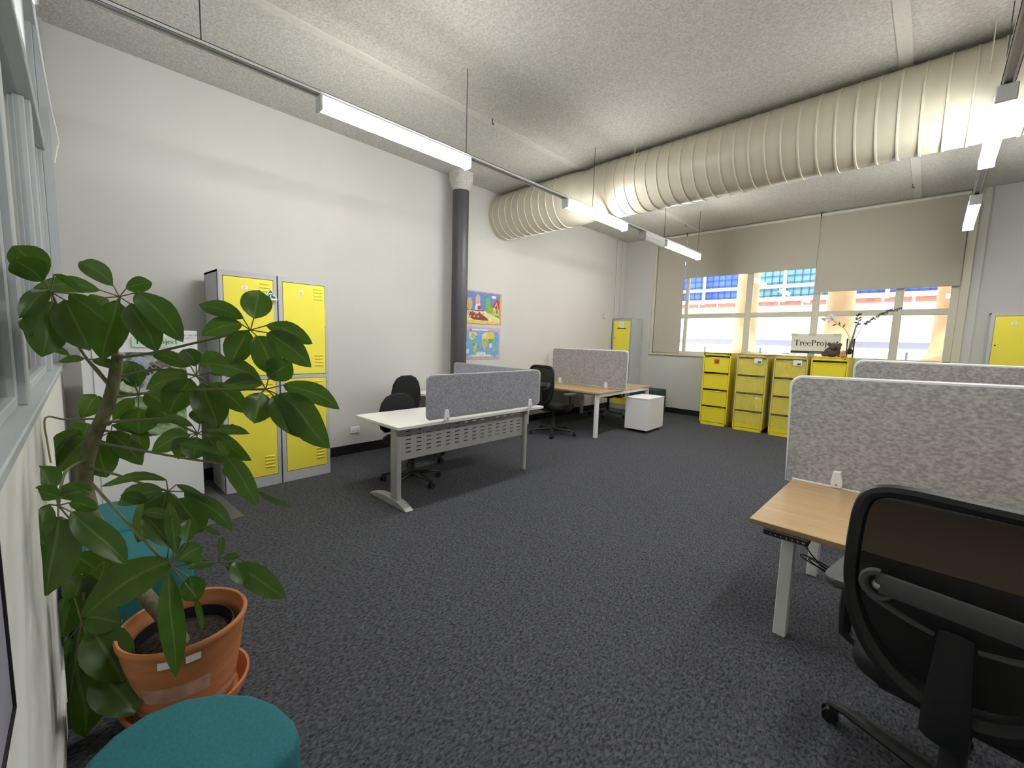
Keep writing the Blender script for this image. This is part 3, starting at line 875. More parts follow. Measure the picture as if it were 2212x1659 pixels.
screen('bluish felt screen on the front edge of the white desk', (-3.02, 2.03), (-3.06, 3.50), .765, 1.14, M_FELTB, M_TRIMG, .026, .04, (.20, 1.33), 0, True, -1)
screen('grey felt screen on the second white desk, nearest the column', (-4.66, 3.58), (-3.12, 3.60), .755, 1.128, M_FELTB, M_TRIMG, .026, .04, (.25, 1.2), 0, True, -1, -.026, .03)
screen('white edged felt screen along the middle of the corner bench desk', (-5.02, 6.16), (-3.47, 6.16), .72, 1.335, M_FELT, M_TRIMW, .03, .05, (.2, 1.18), 0, False, -1, -.015, .03)
screen('large felt screen at the back of the oak sit stand desk', (-.605, 3.20), (1.2, 3.20), .615, 1.285, M_FELT, M_TRIMW, .03, .06, (.27,), math.radians(-1.4), False, -1, .012, .04)
screen('felt screen standing just beyond the sit stand desk, before the filing cabinets', (-.465, 4.75), (1.35, 4.75), .725, 1.375, M_FELT, M_TRIMW, .03, .06, (.27, 1.3), 0, False, -1, .004, .03)

# ------------------------------------------------------------------ white desks
wdk = thing('white_desk', 'white desk with a slotted silver modesty panel and T foot', 'desk', (0, 0, 0))
_a = math.radians(1.5); _p = Vector((-3.01, 1.755, 0)); wdk.rotation_euler = (0, 0, _a); wdk.location = _p-Matrix.Rotation(_a, 3, 'Z') @ _p   # turned about its near corner
bm = nb(); bx(bm, -3.755, -3.02, 1.755, 3.63, .705, .73, .002); link('tabletop', bm, M_WDESK, wdk)
bm = nb()
box(bm, (-3.20, 1.845, .37), (.115, .05, .67), .018, None, 2)
link('leg', bm, M_SILVER, wdk)
bm = nb()
foot = [(-3.60, .0), (-2.99, 0), (-2.985, .012), (-3.02, .03), (-3.10, .052), (-3.2, .062), (-3.36, .062), (-3.48, .05), (-3.58, .026), (-3.61, .01)]
prism(bm, foot, .075, T(0, 1.885, 0) @ XZ, .008, 2)
link('foot', bm, M_SILVER, wdk)
bm = nb(); box(bm, (-3.14, 3.45, .353), (.05, .05, .706), .01); link('leg', bm, M_SILVER, wdk)
bm = nb(); bx(bm, -3.60, -3.12, 1.83, 1.87, .67, .705); bx(bm, -3.22, -3.18, 1.85, 3.45, .66, .705); bx(bm, -3.60, -3.16, 3.43, 3.47, .67, .705); link('underframe', bm, M_SILVER, wdk)
# modesty panel with real slots
y0, y1, z0, z1 = 1.868, 3.428, .405, .685
cols = 14; rows = 6
yc = [y0]; hole_y = []
for k in range(cols):
    c = y0+.07+k*(y1-y0-.14)/(cols-1); yc += [c-.026, c+.026]
yc.append(y1)
zc = [z0]
for k in range(rows):
    c = z0+.065+k*.037; zc += [c-.0045, c+.0045]
zc.append(z1)
bm = nb(); vg = [[bm.verts.new((-3.155, y, z)) for z in zc] for y in yc]
for i in range(len(yc)-1):
    for j in range(len(zc)-1):
        if i % 2 == 1 and j % 2 == 1:
            continue
        bm.faces.new((vg[i][j], vg[i+1][j], vg[i+1][j+1], vg[i][j+1]))
mp_ = link('modesty_panel', bm, M_SILVER, wdk)
sm = mp_.modifiers.new('thickness', 'SOLIDIFY'); sm.thickness = .002
bm = nb(); box(bm, (-3.160, 3.41, .42), (.012, .03, .03)); box(bm, (-3.160, 1.88, .67), (.012, .03, .03)); link('panel_bracket', bm, M_SILVER, wdk)

wd2 = thing('white_desk', 'second white desk pushed against the left wall near the column', 'desk', (0, 0, 0))
bm = nb(); bx(bm, -4.97, -3.82, 3.08, 3.66, .705, .73, .002); link('tabletop', bm, M_WDESK, wd2)
for lx_, ly in ((-4.9, 3.14), (-4.9, 3.60)):
    bm = nb(); box(bm, (lx_, ly, .353), (.05, .05, .706), .01); link('leg', bm, M_SILVER, wd2)
bm = nb(); bx(bm, -4.9, -3.85, 3.59, 3.61, .45, .69); link('modesty_panel', bm, M_SILVER, wd2)

# ------------------------------------------------------------------ corner bench desk (oak tops on a white frame)
bd = thing('bench_desk', 'double oak bench desk on a white frame in the window corner', 'desk', (-3.51, 5.42, 0), math.radians(2.6))
BW, BD = 1.50, 1.86
for k, (ya, yb) in enumerate(((0, .90), (.96, BD))):
    bm = nb(); bx(bm, -BW, 0, ya, yb, .682, .706, .002); link('tabletop', bm, M_OAK, bd)
bm = nb(); bx(bm, -BW, 0, .90, .96, .69, .704); link('centre_rail', bm, M_WHITE, bd)
for lx_ in (-.055, -BW+.06):
    for ly in (.055, BD-.055):
        bm = nb(); box(bm, (lx_, ly, .34), (.055, .055, .68), .004); link('leg', bm, M_WHITE, bd)
    bm = nb(); box(bm, (lx_, BD/2, .655), (.055, BD-.06, .055), .004); link('end_beam', bm, M_WHITE, bd)
for ly in (.30, BD-.30):
    bm = nb(); box(bm, (-BW/2, ly, .655), (BW-.12, .04, .045), .003); link('cross_beam', bm, M_WHITE, bd)
# wire cable tray: rods in a basket
ct = nb()
for k in range(15):
    xx = -BW+.25+k*(BW-.5)/14
    tube(ct, [(xx, .62, .66), (xx, .62, .57), (xx, .86, .57), (xx, .86, .66)], .0035, 5)
for (yy, zz) in ((.62, .66), (.62, .615), (.62, .57), (.70, .57), (.78, .57), (.86, .57), (.86, .615), (.86, .66)):
    tube(ct, [(-BW+.24, yy, zz), (-.24, yy, zz)], .0035, 5)
link('cable_tray', ct, M_WHITE, bd)

# mobile pedestal
pd = thing('mobile_pedestal', 'white mobile pedestal cabinet standing at the end of the bench desk', 'pedestal', (-3.40, 6.69, 0), math.radians(2.5))
bm = nb(); bx(bm, -.20, .20, -.31, .31, .045, .555, .002); link('body', bm, M_WHITE, pd)
bm = nb(); bx(bm, -.205, .205, -.318, .315, .557, .575, .002); link('top', bm, M_WHITE, pd)
for k in range(3):
    z = .05+k*.168; bm = nb(); bx(bm, -.198, .198, .309, .325, z, z+.162, .002); link('drawer', bm, M_WHITE, pd)
for sx in (-.15, .15):
    for sy in (-.26, .26):
        bm = nb(); tube(bm, [(sx-.012, sy, .022), (sx+.012, sy, .022)], .022, 12); bx(bm, sx-.012, sx+.012, sy-.012, sy+.012, .022, .05); link('castor', bm, M_BLACK, pd)

# green stool beyond the pedestal
gs = thing('green_stool', 'dark green upholstered stool between the bench desk and window wall', 'stool', (-4.18, 8.30, 0))
bm = nb(); prism(bm, rrect(-.30, -.24, .32, .24, .06, 5), .50, T(0, 0, .03), .03, 3); link('cushion', bm, M_GREENFAB, gs, True)
for sx in (-.22, .24):
    for sy in (-.17, .17):
        bm = nb(); tube(bm, [(sx, sy, 0), (sx, sy, .05)], .02, 8); link('foot', bm, M_BLACK, gs)

# ------------------------------------------------------------------ sit stand desk at right
sdk = thing('sit_stand_desk', 'oak sit stand desk with white legs and a black control panel', 'desk', (-.56, 2.26, 0))
TZ2 = .632
bm = nb(); bx(bm, 0, 1.75, 0, .90, TZ2-.026, TZ2, .002); tt = link('tabletop', bm, M_OAK, sdk)
bm = nb(); bx(bm, -.0008, 1.751, -.0008, .0, TZ2-.025, TZ2-.002); bx(bm, -.0008, 0, 0, .9, TZ2-.025, TZ2-.002); link('edge_band', bm, M_OAKEDGE, tt)
bm = nb(); bx(bm, -.005, 1.76, .905, .925, TZ2-.02, TZ2+.004, .002); link('back_rail', bm, M_WHITE, sdk)
for lx_ in (.11, 1.66):
    for ly in (.165, .985):
        bm = nb(); box(bm, (lx_+.027, ly+.03, .303), (.056, .056, .606), .003); link('leg', bm, M_WHITE, sdk)
    bm = nb(); box(bm, (lx_+.027, .60, .58), (.05, .86, .045)); link('side_rail', bm, M_WHITE, sdk)
bm = nb(); box(bm, (.9, .50, .58), (1.5, .06, .045)); link('cross_rail', bm, M_WHITE, sdk)
bm = nb(); bx(bm, .065, .245, -.012, .06, TZ2-.056, TZ2-.026, .004); cp = link('control_panel', bm, M_BLACK, sdk)
for k, ch in enumerate(('^', 'v', '1', '2', '3', '4', 'M')):
    text_obj('button_print', ch, .014, T(.095+k*.022, -.0128, TZ2-.043) @ Matrix(((1, 0, 0, 0), (0, 0, -1, 0), (0, 1, 0, 0), (0, 0, 0, 1))), M_PAPER, cp)
# coiled control cable
cc = nb()
P0 = Vector((.22, .03, TZ2-.055))
lo = [P0, P0+Vector((.03, .02, -.05)), P0+Vector((.07, .04, -.10)), P0+Vector((.13, .05, -.13)), P0+Vector((.18, .06, -.17)), P0+Vector((.24, .10, -.20)), P0+Vector((.3, .2, -.10)), P0+Vector((.4, .4, .02))]
tube(cc, lo, .0028, 6)
for (cx_, cz, rx, rz, tl_) in ((.055, -.098, .07, .018, .25), (.075, -.11, .06, .014, .4), (.15, -.15, .06, .02, .7), (.16, -.165, .07, .022, .6)):
    tube(cc, [P0+Vector((cx_+rx*math.cos(a)*math.cos(tl_)-rz*math.sin(a)*math.sin(tl_), .045+.012*math.sin(a), cz-(rx*math.cos(a)*math.sin(tl_)+rz*math.sin(a)*math.cos(tl_)))) for a in [2*PI*k/20 for k in range(20)]], .0028, 6, True)
link('cable_coil', cc, M_BLACK, sdk, True)
# second desk hidden behind the big screen, carrying the further screen
sd2 = thing('oak_desk', 'oak desk hidden behind the large felt screen, carrying the further one', 'desk', (-.43, 3.95, 0))
bm = nb(); bx(bm, 0, 1.75, 0, .78, .704, .73, .002); link('tabletop', bm, M_OAK, sd2)
for lx_ in (.05, 1.7):
    for ly in (.06, .72):
        bm = nb(); box(bm, (lx_, ly, .352), (.056, .056, .704), .003); link('leg', bm, M_WHITE, sd2)


# ------------------------------------------------------------------ chairs
def castor(par, p, ang, m=None):
    bm = nb(); ax = Vector((-math.sin(ang), math.cos(ang), 0))
    for s in (-1, 1):
        c = Vector(p)+ax*s*.012
        tube(bm, [c+ax*s*.0, c+ax*s*.012], .028, 12)
    box(bm, (p[0], p[1], .045), (.03, .03, .03), .008)
    return link('castor', bm, M_BLACK, par, True)


def star_base(t, m, r=.32, a0=0., zc=.095, h=.07):
    for k in range(5):
        a = a0+2*PI*k/5; c, s = math.cos(a), math.sin(a)
        bm = nb()
        pts = [(c*.02, s*.02, zc+.005), (c*.12, s*.12, zc+.0), (c*(r-.06), s*(r-.06), zc-.012), (c*r, s*r, zc-.028)]
        tube(bm, pts, [.034, .030, .022, .016], 8, flat=(.75, 1))
        lg = link('base_leg', bm, m, t, True)
        castor(lg, (c*(r-.005), s*(r-.005), .028), a+.6+k)
    bm = nb(); lathe(bm, [(0, .07), (.042, .07), (.045, .09), (.04, .125), (.03, .14), (.03, .26), (.022, .265), (.022, .40), (0, .40)], 16); link('gas_column', bm, M_BLACK, t, True)


def mesh_chair_proto(base_mat):
    t = thing('mesh_office_chair', '', 'office chair')
    star_base(t, base_mat, .36, math.radians(163))
    bm = nb(); box(bm, (0, .02, .405), (.22, .26, .05), .015, None, 2); link('tilt_mechanism', bm, M_DKGREY, t, True)
    bm = nb(); tube(bm, [(.10, .08, .40), (.26, .10, .395)], .007, 6); link('height_lever', bm, M_BLACK, t)
    bm = nb()
    prism(bm, rrect(-.245, -.20, .245, .27, .09, 6), .07, T(0, 0, .425), .025, 3); link('seat', bm, M_BLACKFAB, t, True)
    # back frame: outline in (x,z), y follows a gentle lumbar curve

    def by(z):
        s = (z-.45)/.62
        return -.265-.055*s-.05*math.sin(max(0, min(1, s))*PI)*.4+.0
    half = [(.0, 1.085), (.10, 1.085), (.165, 1.078), (.205, 1.055), (.222, 1.01), (.228, .94), (.230, .86), (.228, .79), (.218, .73), (.198, .665), (.165, .605), (.12, .555), (.06, .522)]
    loop = half + [(0, .515)] + [(-x, z) for x, z in reversed(half[1:])]
    fine = []
    for i in range(len(loop)):
        q = [Vector(loop[(i+k) % len(loop)]) for k in (-1, 0, 1, 2)]
        for u in (0, .33, .67):
            fine.append(.5*(2*q[1]+(q[2]-q[0])*u+(2*q[0]-5*q[1]+4*q[2]-q[3])*u*u+(3*q[1]-q[0]-3*q[2]+q[3])*u**3))
    pts = [(x, by(z), z) for x, z in fine]
    rr = [(.019 if z > .76 else .019+.018*(.76-z)/.25) for x, z in fine]
    bm = nb(); tube(bm, pts, rr, 8, True, flat=(1, 1)); link('back_frame', bm, M_BLACK, t, True)
    # mesh skin
    bm = nb(); rows_ = []
    for x, z in half:
        pass
    zs = [1.08, 1.05, 1.0, .94, .88, .82, .76, .70, .64, .585, .545, .522]

    def wz(z):
        for (xa, za), (xb, zb) in zip(half, half[1:]):
            if zb <= z <= za:
                return xa+(xb-xa)*((za-z)/(za-zb) if za != zb else 0)
        return .05
    for z in zs:
        w_ = wz(z); rows_.append([bm.verts.new((w_*k/6, by(z)+.012*(1-(k/6)**2), z)) for k in range(-6, 7)])
    for A, B_ in zip(rows_, rows_[1:]):
        for k in range(12):
            bm.faces.new((A[k], A[k+1], B_[k+1], B_[k]))
    link('back_mesh', bm, M_MESH, t, True)
    # lumbar bar with curled ends, on the rear side
    yb = by(.80)-.035
    bm = nb()
    bar = [(-.155, .792), (.155, .792), (.165, .815), (.165, .838), (.155, .850), (-.155, .850), (-.165, .838), (-.165, .815)]
    prism(bm, bar, .016, T(0, yb+.008, 0) @ XZ, .005, 2)
    for s in (-1, 1):
        cx_ = s*.158
        arcp = [(cx_+s*.034*math.cos(a)*1.0, yb, .814+.036*math.sin(a)) for a in [math.radians(95-k*17) for k in range(16)]]
        tube(bm, arcp, [.011]*11+[.010, .009, .008, .007, .006], 6)
        tail = [(s*.176, yb, .779), (s*.14, yb+.004, .762), (s*.09, yb+.012, .742), (s*.04, yb+.02, .728)]
        tube(bm, tail, [.010, .009, .008, .006], 6)
    link('lumbar_support', bm, M_MIDGREY, t, True)
    for s in (-1, 1):
        bm = nb(); ball(bm, (s*.158, yb+.006, .812), .016, 2); link('lumbar_knob', bm, M_SILVER, t, True)
    # rear spine
    bm = nb()
    sp_ = [(0, -.05, .395), (0, -.20, .40), (0, -.30, .44), (0, -.322, .52), (0, -.328, .62), (0, -.332, .745)]
    tube(bm, sp_, [.040, .042, .046, .044, .038, .030], 10, flat=(.5, 1.1)); link('back_spine', bm, M_DKGREY, t, True)
    for s in (-1, 1):
        bm = nb()
        tube(bm, [(s*.10, .02, .405), (s*.25, .02, .40), (s*.305, .02, .43), (s*.308, .015, .52), (s*.305, .01, .655)], [.016, .018, .020, .021, .017], 8, flat=(1, 1.2)); ap = link('arm_post', bm, M_BLACK, t, True)
        bm = nb(); prism(bm, rrect(s*.305-.047, -.13, s*.305+.047, .14, .04, 5), .028, T(0, 0, .652), .008, 2); link('arm_pad', bm, M_MIDGREY, ap, True)
    return t


C1 = mesh_chair_proto(M_DKGREY)
C1['label'] = 'black mesh back office chair drawn up to the sit stand desk'; C1['group'] = 'mesh office chairs'
C1.location = (.165, 1.86, 0); C1.rotation_euler = (0, 0, math.radians(-9))
C2 = clone(C1, 'black mesh back office chair at the near side of the corner bench desk', (-4.15, 5.15, 0), 0)
C3 = mesh_chair_proto(M_MIDGREY)
C3['label'] = 'mesh office chair with a paler base on the window side of the bench desk'; C3['group'] = 'mesh office chairs'
C3.location = (-4.52, 7.34, 0); C3.rotation_euler = (0, 0, PI+.3)


def task_chair_proto():
    t = thing('task_chair', '', 'office chair')
    star_base(t, M_BLACK, .30, .3)
    bm = nb(); prism(bm, rrect(-.24, -.22, .24, .24, .10, 6), .075, T(0, 0, .40), .03, 3); link('seat', bm, M_BLACKFAB, t, True)
    out = [(.16, .50), (.205, .54), (.225, .62), (.22, .72), (.195, .80), (.14, .86), (.07, .885)]
    o = out+[(-x, z) for x, z in reversed(out)]
    bm = nb(); prism(bm, o, .055, T(0, -.19, .0) @ XZ, .02, 3); link('backrest', bm, M_BLACKFAB, t, True)
    bm = nb(); tube(bm, [(0, -.05, .39), (0, -.24, .395), (0, -.275, .45), (0, -.27, .66)], [.02, .024, .024, .02], 8, flat=(.5, 1.4)); link('back_bracket', bm, M_BLACK, t, True)
    bm = nb(); box(bm, (0, 0, .39), (.2, .2, .03), .01); link('seat_plate', bm, M_BLACK, t)
    return t


K1 = task_chair_proto(); K1['label'] = 'black fabric task chair tucked behind the white desk'; K1['group'] = 'black task chairs'
K1.location = (-3.64, 2.27, 0); K1.rotation_euler = (0, 0, -PI/2+.15)
K2 = clone(K1, 'black fabric task chair turned sideways, at the second white desk', (-4.28, 2.79, 0), -1.3); K2.scale = (1.06, 1.06, 1.13)

# ------------------------------------------------------------------ posters, power point
PX0 = lwx(4.4)+.006


def poster(name, lab, y0, y1, z0, z1, base):
    t = thing(name, lab, 'poster', (lwx((y0+y1)/2)+.004, (y0+y1)/2, z0), math.radians(1.35))
    hw = (y1-y0)/2
    bm = nb(); prism(bm, [(-hw, 0), (hw, 0), (hw, z1-z0), (-hw, z1-z0)], .002, YZ); link('sheet', bm, base, t)
    return t, hw, z1-z0


def patch(par, name, pts, m, layer):
    # picture coordinates: u to the right as seen from the room (= +y), v up
    bm = nb(); prism(bm, pts, .0006, T(.002+.0007*layer, 0, 0) @ YZ); return link(name, bm, m, par)


def el(cx_, cz, rx, rz, n=14):
    return [(cx_+rx*math.cos(2*PI*k/n), cz+rz*math.sin(2*PI*k/n)) for k in range(n)]


PM = {k: mat('print_'+k, c, .6, var=.15, scale=25) for k, c in dict(yellow=(.75, .56, .08), blue=(.12, .24, .55), red=(.50, .05, .03), green=(.16, .42, .06), cream=(.75, .66, .36), brown=(.25, .06, .02), pink=(.55, .26, .36), sea=(.16, .40, .66), white=(.72, .70, .70), ochre=(.62, .42, .12), grey=(.45, .42, .50), teal=(.10, .30, .34), skin=(.65, .36, .26), lav=(.55, .40, .52)).items()}
p1, hw, hh = poster('story_poster', 'colourful poster with a red roofed house and green tree on the left wall', 4.0, 4.835, 1.695, 2.20, PM['pink'])
R_ = lambda a, b, c, d: [(a, b), (c, b), (c, d), (a, d)]
patch(p1, 'sky', R_(-hw+.01, .2, hw-.03, hh-.02), PM['blue'], 1)
patch(p1, 'ground', R_(-hw+.01, .012, hw-.012, .22), PM['cream'], 1)
patch(p1, 'border', R_(hw-.04, .012, hw-.008, hh-.015), PM['ochre'], 2)
patch(p1, 'lower_band', R_(-hw+.01, .012, hw-.012, .055), PM['yellow'], 2)
patch(p1, 'grass', [(.10, .20), (.38, .10), (.38, .34), (.18, .30)], PM['green'], 2)
patch(p1, 'path', [(.02, .22), (.10, .2), (.36, .05), (.14, .05)], PM['cream'], 3)
patch(p1, 'red_wedge', [(-.30, .19), (-.02, .16), (.19, .06), (-.18, .065), (-.27, .11)], PM['brown'], 3)
patch(p1, 'tree', el(.115, .29, .055, .12), PM['green'], 3)
patch(p1, 'tree_top', el(.105, .39, .03, .05), PM['green'], 4)
patch(p1, 'house_wall', R_(.22, .16, .36, .28), PM['yellow'], 3)
patch(p1, 'roof', [(.19, .28), (.37, .25), (.37, .40), (.31, .41)], PM['red'], 4)
patch(p1, 'gable', [(.245, .26), (.30, .36), (.35, .26), (.34, .26), (.30, .34), (.255, .26)], PM['white'], 5)
patch(p1, 'house_window', R_(.29, .18, .335, .25), PM['blue'], 4)
patch(p1, 'house_door', R_(.24, .17, .255, .225), PM['brown'], 4)
patch(p1, 'figure', el(-.10, .38, .05, .08), PM['skin'], 3)
patch(p1, 'figure_dress', [(-.16, .22), (-.03, .22), (-.06, .36), (-.13, .36)], PM['white'], 2)
patch(p1, 'red_basket', el(-.07, .255, .04, .035), PM['red'], 4)
patch(p1, 'bear', el(-.27, .30, .06, .10), PM['ochre'], 3)
patch(p1, 'shrub', el(.06, .43, .06, .035), PM['teal'], 2)
patch(p1, 'white_cloud', el(.24, .44, .05, .025), PM['white'], 3)
for k in range(5):
    patch(p1, 'token', el(-.28+k*.072, .165+.01*(k % 2), .022, .02, 10), PM['red' if k % 2 else 'grey'], 5)
for k in range(3):
    patch(p1, 'token', el(-.25+k*.08, .12, .024, .022, 10), PM['red'], 5)
    patch(p1, 'token_centre', el(-.25+k*.08, .12, .012, .011, 8), PM['white'], 6)
p2, hw, hh = poster('map_poster', 'blue world map poster with a pink border on the left wall', 4.0, 4.825, 1.145, 1.648, PM['lav'])
patch(p2, 'sea', [(-hw+.01, .06), (-.25, .03), (.30, .03), (hw-.04, .09), (hw-.03, .40), (.32, .45), (-.2, .47), (-hw+.01, .42)], PM['sea'], 1)
patch(p2, 'north_america', [(-.27, .43), (-.12, .42), (-.10, .38), (-.16, .32), (-.21, .30), (-.26, .34)], PM['cream'], 2)
patch(p2, 'plains', el(-.18, .37, .05, .04), PM['ochre'], 3)
patch(p2, 'south_america', [(-.19, .27), (-.09, .25), (-.11, .17), (-.15, .09), (-.17, .17)], PM['yellow'], 2)
patch(p2, 'forest', el(-.16, .235, .03, .03), PM['green'], 3)
patch(p2, 'africa', [(.0, .30), (.11, .29), (.12, .22), (.07, .11), (.04, .19), (-.005, .24)], PM['ochre'], 2)
patch(p2, 'europe', [(.0, .31), (.02, .40), (.10, .43), (.10, .33)], PM['cream'], 3)
patch(p2, 'asia', [(.08, .43), (.24, .44), (.29, .38), (.26, .30), (.18, .26), (.10, .31)], PM['yellow'], 2)
patch(p2, 'asia_south', [(.13, .32), (.26, .33), (.24, .27), (.17, .25)], PM['green'], 3)
patch(p2, 'australia', el(.285, .15, .035, .028), PM['ochre'], 2)
patch(p2, 'polar_strip', [(-.28, .04), (.28, .04), (.2, .075), (-.2, .075)], PM['cream'], 2)
patch(p2, 'title_scroll', rrect(-.11, .05, .09, .115, .02, 3), PM['white'], 3)
patch(p2, 'top_scroll', R_(-.20, .45, .17, .475), PM['white'], 2)
for (a, b) in ((-.33, .24), (-.29, .13), (-.37, .32), (.20, .22)):
    patch(p2, 'text_card', R_(a-.03, b-.035, a+.03, b+.035), PM['white'], 2)
for (a, b) in ((-.24, .455), (.15, .455), (-.12, .36), (.32, .31), (-.07, .2), (-.02, .15)):
    patch(p2, 'small_creature', el(a, b, .014, .012, 8), PM['blue'], 4)
po = thing('power_point', 'white double power outlet low on the left wall', 'power outlet', (lwx(2.31), 2.31, .255), 0)
bm = nb(); bx(bm, 0, .018, -.06, .06, 0, .085, .005, 2); link('plate', bm, M_WHITE, po, True)
for s in (-1, 1):
    bm = nb(); bx(bm, .017, .023, s*.026-.008, s*.026+.008, .055, .073, .002); link('switch', bm, M_WHITE, po)
    bm = nb()
    for q in (-1, 1):
        box(bm, (.0182, s*.03+q*.008, .03), (.001, .003, .012))
    link('socket_pins', bm, M_DKGREY, po)

# ------------------------------------------------------------------ display board by the lockers
db = thing('display_board', 'tall white display board with tree photographs, behind the plant', 'display board', (-4.46, .355, 0), -PI/2+math.radians(4))
# local: front faces +y, x to the viewer's left is +x
bm = nb(); bx(bm, -.325, .325, -.03, 0, .008, 1.465, .003); link('panel', bm, M_BOARD, db)
bm = nb(); bx(bm, .325, .385, -.05, -.012, .008, 1.45, .003); link('side_wing', bm, M_BOARD, db)
bm = nb(); bx(bm, -.42, .30, -.25, .72, .0, .008); link('base_plate', bm, mat('dark_grey_base', (.10, .10, .095), .5, var=.1, scale=5), db)


def photo(name, x0, x1, z0, z1, cols):
    bm = nb(); bx(bm, x0, x1, 0, .002, z0, z1)
    return link(name, bm, ramp_mat('print_'+name, cols, 9, .5, detail=3, pos=(.42, .58), dist=1.), db)


ph = photo('koala_photograph', -.24, .21, .955, 1.285, ((.015, .022, .018), (.42, .47, .40)))
for (cx_, cz, rx, rz, c) in ((.05, 1.19, .05, .06, (.35, .42, .62)), (.10, 1.10, .07, .05, (.02, .05, .03)), (-.10, 1.19, .07, .03, (.16, .13, .11)), (-.02, 1.06, .05, .05, (.40, .46, .62)), (-.12, 1.07, .05, .04, (.02, .04, .02)), (.14, 1.02, .05, .05, (.45, .52, .38))):
    bm = nb(); prism(bm, el(cx_, cz, rx, rz, 12), .001, T(0, .002, 0) @ Matrix(((1, 0, 0, 0), (0, 0, 1, 0), (0, 1, 0, 0), (0, 0, 0, 1)))); link('photo_patch', bm, mat('photo_%d' % int(cx_*1000+cz*7777), c, .5, var=.3, scale=30), ph)
for k in range(5):
    bm = nb(); box(bm, (-.02+k*.02, .0035, 1.21-.03*k), (.006, .001, .14), 0, Matrix.Rotation(math.radians(45-6*k), 3, 'Y')); link('photo_twig', bm, mat('photo_twig', (.42, .35, .22), .6), ph)
photo('forest_photograph', -.225, .22, .60, .93, ((.05, .13, .04), (.30, .42, .24)))
bm = nb(); prism(bm, rrect(-.205, 1.325, .10, 1.41, .012, 3), .012, T(0, 0, 0) @ Matrix(((1, 0, 0, 0), (0, 0, 1, 0), (0, 1, 0, 0), (0, 0, 0, 1)))); nl = link('name_label', bm, M_MINT, db)
wordmark(nl, .041, T(-.052, .0128, 1.352) @ Matrix(((-1, 0, 0, 0), (0, 0, 1, 0), (0, 1, 0, 0), (0, 0, 0, 1))))
text_obj('small_print', 'HOME GROWN', .022, T(-.265, .0012, 1.425) @ FR, mat('grey_small_print', (.2, .2, .2), .6), db)
text_obj('small_print', 'TreeProject', .014, T(-.265, .0012, 1.40) @ FR, mat('grey_small_print', (.2, .2, .2), .6), db)
bm = nb(); prism(bm, [(0, 1.465), (-.03, 1.465), (-.012, 1.50)], .004, T(-.05, -.01, 0) @ Matrix(((1, 0, 0, 0), (0, 0, 1, 0), (0, 1, 0, 0), (0, 0, 0, 1)))); link('yellow_tab', bm, M_YELLOW, db)

# ------------------------------------------------------------------ teal ottomans
def ottoman_proto():
    t = thing('ottoman', '', 'ottoman')
    # leaf shaped plan, corner to the lower right
    ctrl = [(.235, .20), (.20, .222), (.15, .225), (.06, .205), (-.02, .165), (-.09, .10), (-.135, .02), (-.145, -.06), (-.12, -.13), (-.07, -.18), (.02, -.205), (.14, -.21), (.22, -.20), (.265, -.16), (.28, -.06), (.275, .06), (.262, .15)]
    bm = nb(); prism(bm, ctrl, .40, T(0, 0, .02), .022, 4); link('upholstery', bm, M_TEAL, t, True)
    bm = nb(); prism(bm, [(x*.9+.006, y*.9) for x, y in ctrl], .022, T(0, 0, 0)); link('plinth', bm, M_BLACK, t)
    return t


O1 = ottoman_proto(); O1['label'] = 'teal felt ottoman in front of the terracotta pot'; O1['group'] = 'teal ottomans'
O1.location = (-1.30, .125, 0)
O2 = clone(O1, 'teal felt ottoman behind the plant, furthest from the pot', (-3.28, .105, 0), 0); O2.scale = (1.3, 1.12, 1)
O3 = clone(O1, 'teal felt ottoman right behind the terracotta pot', (-2.74, .10, 0), 0); O3.scale = (1.15, 1.0, 1)

# ------------------------------------------------------------------ potted umbrella plant
PC = Vector((-1.955, .215, 0))
plant = thing('potted_plant', 'tall umbrella plant with drooping leaf whorls in a terracotta pot', 'potted plant', PC)


def loc(p):
    return Vector(p)-PC


bm = nb(); lathe(bm, [(0, .03), (.145, .03), (.150, .045), (.186, .26), (.197, .335), (.203, .342), (.205, .358), (.200, .366), (.192, .362), (.184, .30), (.176, .25), (0, .25)], 48); pot = link('pot', bm, M_TERRA, plant, True)
bm = nb(); lathe(bm, [(.1705, .155), (.1798, .215)], 48)
for f in [f for f in bm.faces if not (-.9 < math.atan2(f.calc_center_median().y, f.calc_center_median().x) < .3)]:
    bm.faces.remove(f)
link('limescale_band', bm, M_TERRAPALE, pot, True)
bm = nb(); lathe(bm, [(.1565, .075), (.1620, .105)], 48); link('limescale_band', bm, M_TERRAPALE, pot, True)
for a in (-.42, -.02):
    bm = nb(); q = Matrix.Rotation(a, 4, 'Z'); prism(bm, [(-.022, -.013), (.022, -.013), (.022, .012), (-.022, .013)], .0015, q @ T(.1965, 0, .315) @ YZ); link('paper_label', bm, M_PAPER, pot)
bm = nb(); lathe(bm, [(.150, .262), (.158, .315), (.153, .316), (.146, .27)], 40); link('nursery_pot_rim', bm, M_NURS, plant, True)
bm = nb(); lathe(bm, [(.165, .255), (.150, .272), (.09, .283), (0, .288)], 40); link('soil', bm, M_SOIL, plant, True)
bm = nb(); lathe(bm, [(0, 0), (.165, 0), (.172, .01), (.205, .085), (.205, .095), (.196, .095), (.165, .03), (0, .03)], 48); link('saucer', bm, M_TERRA, plant, True)

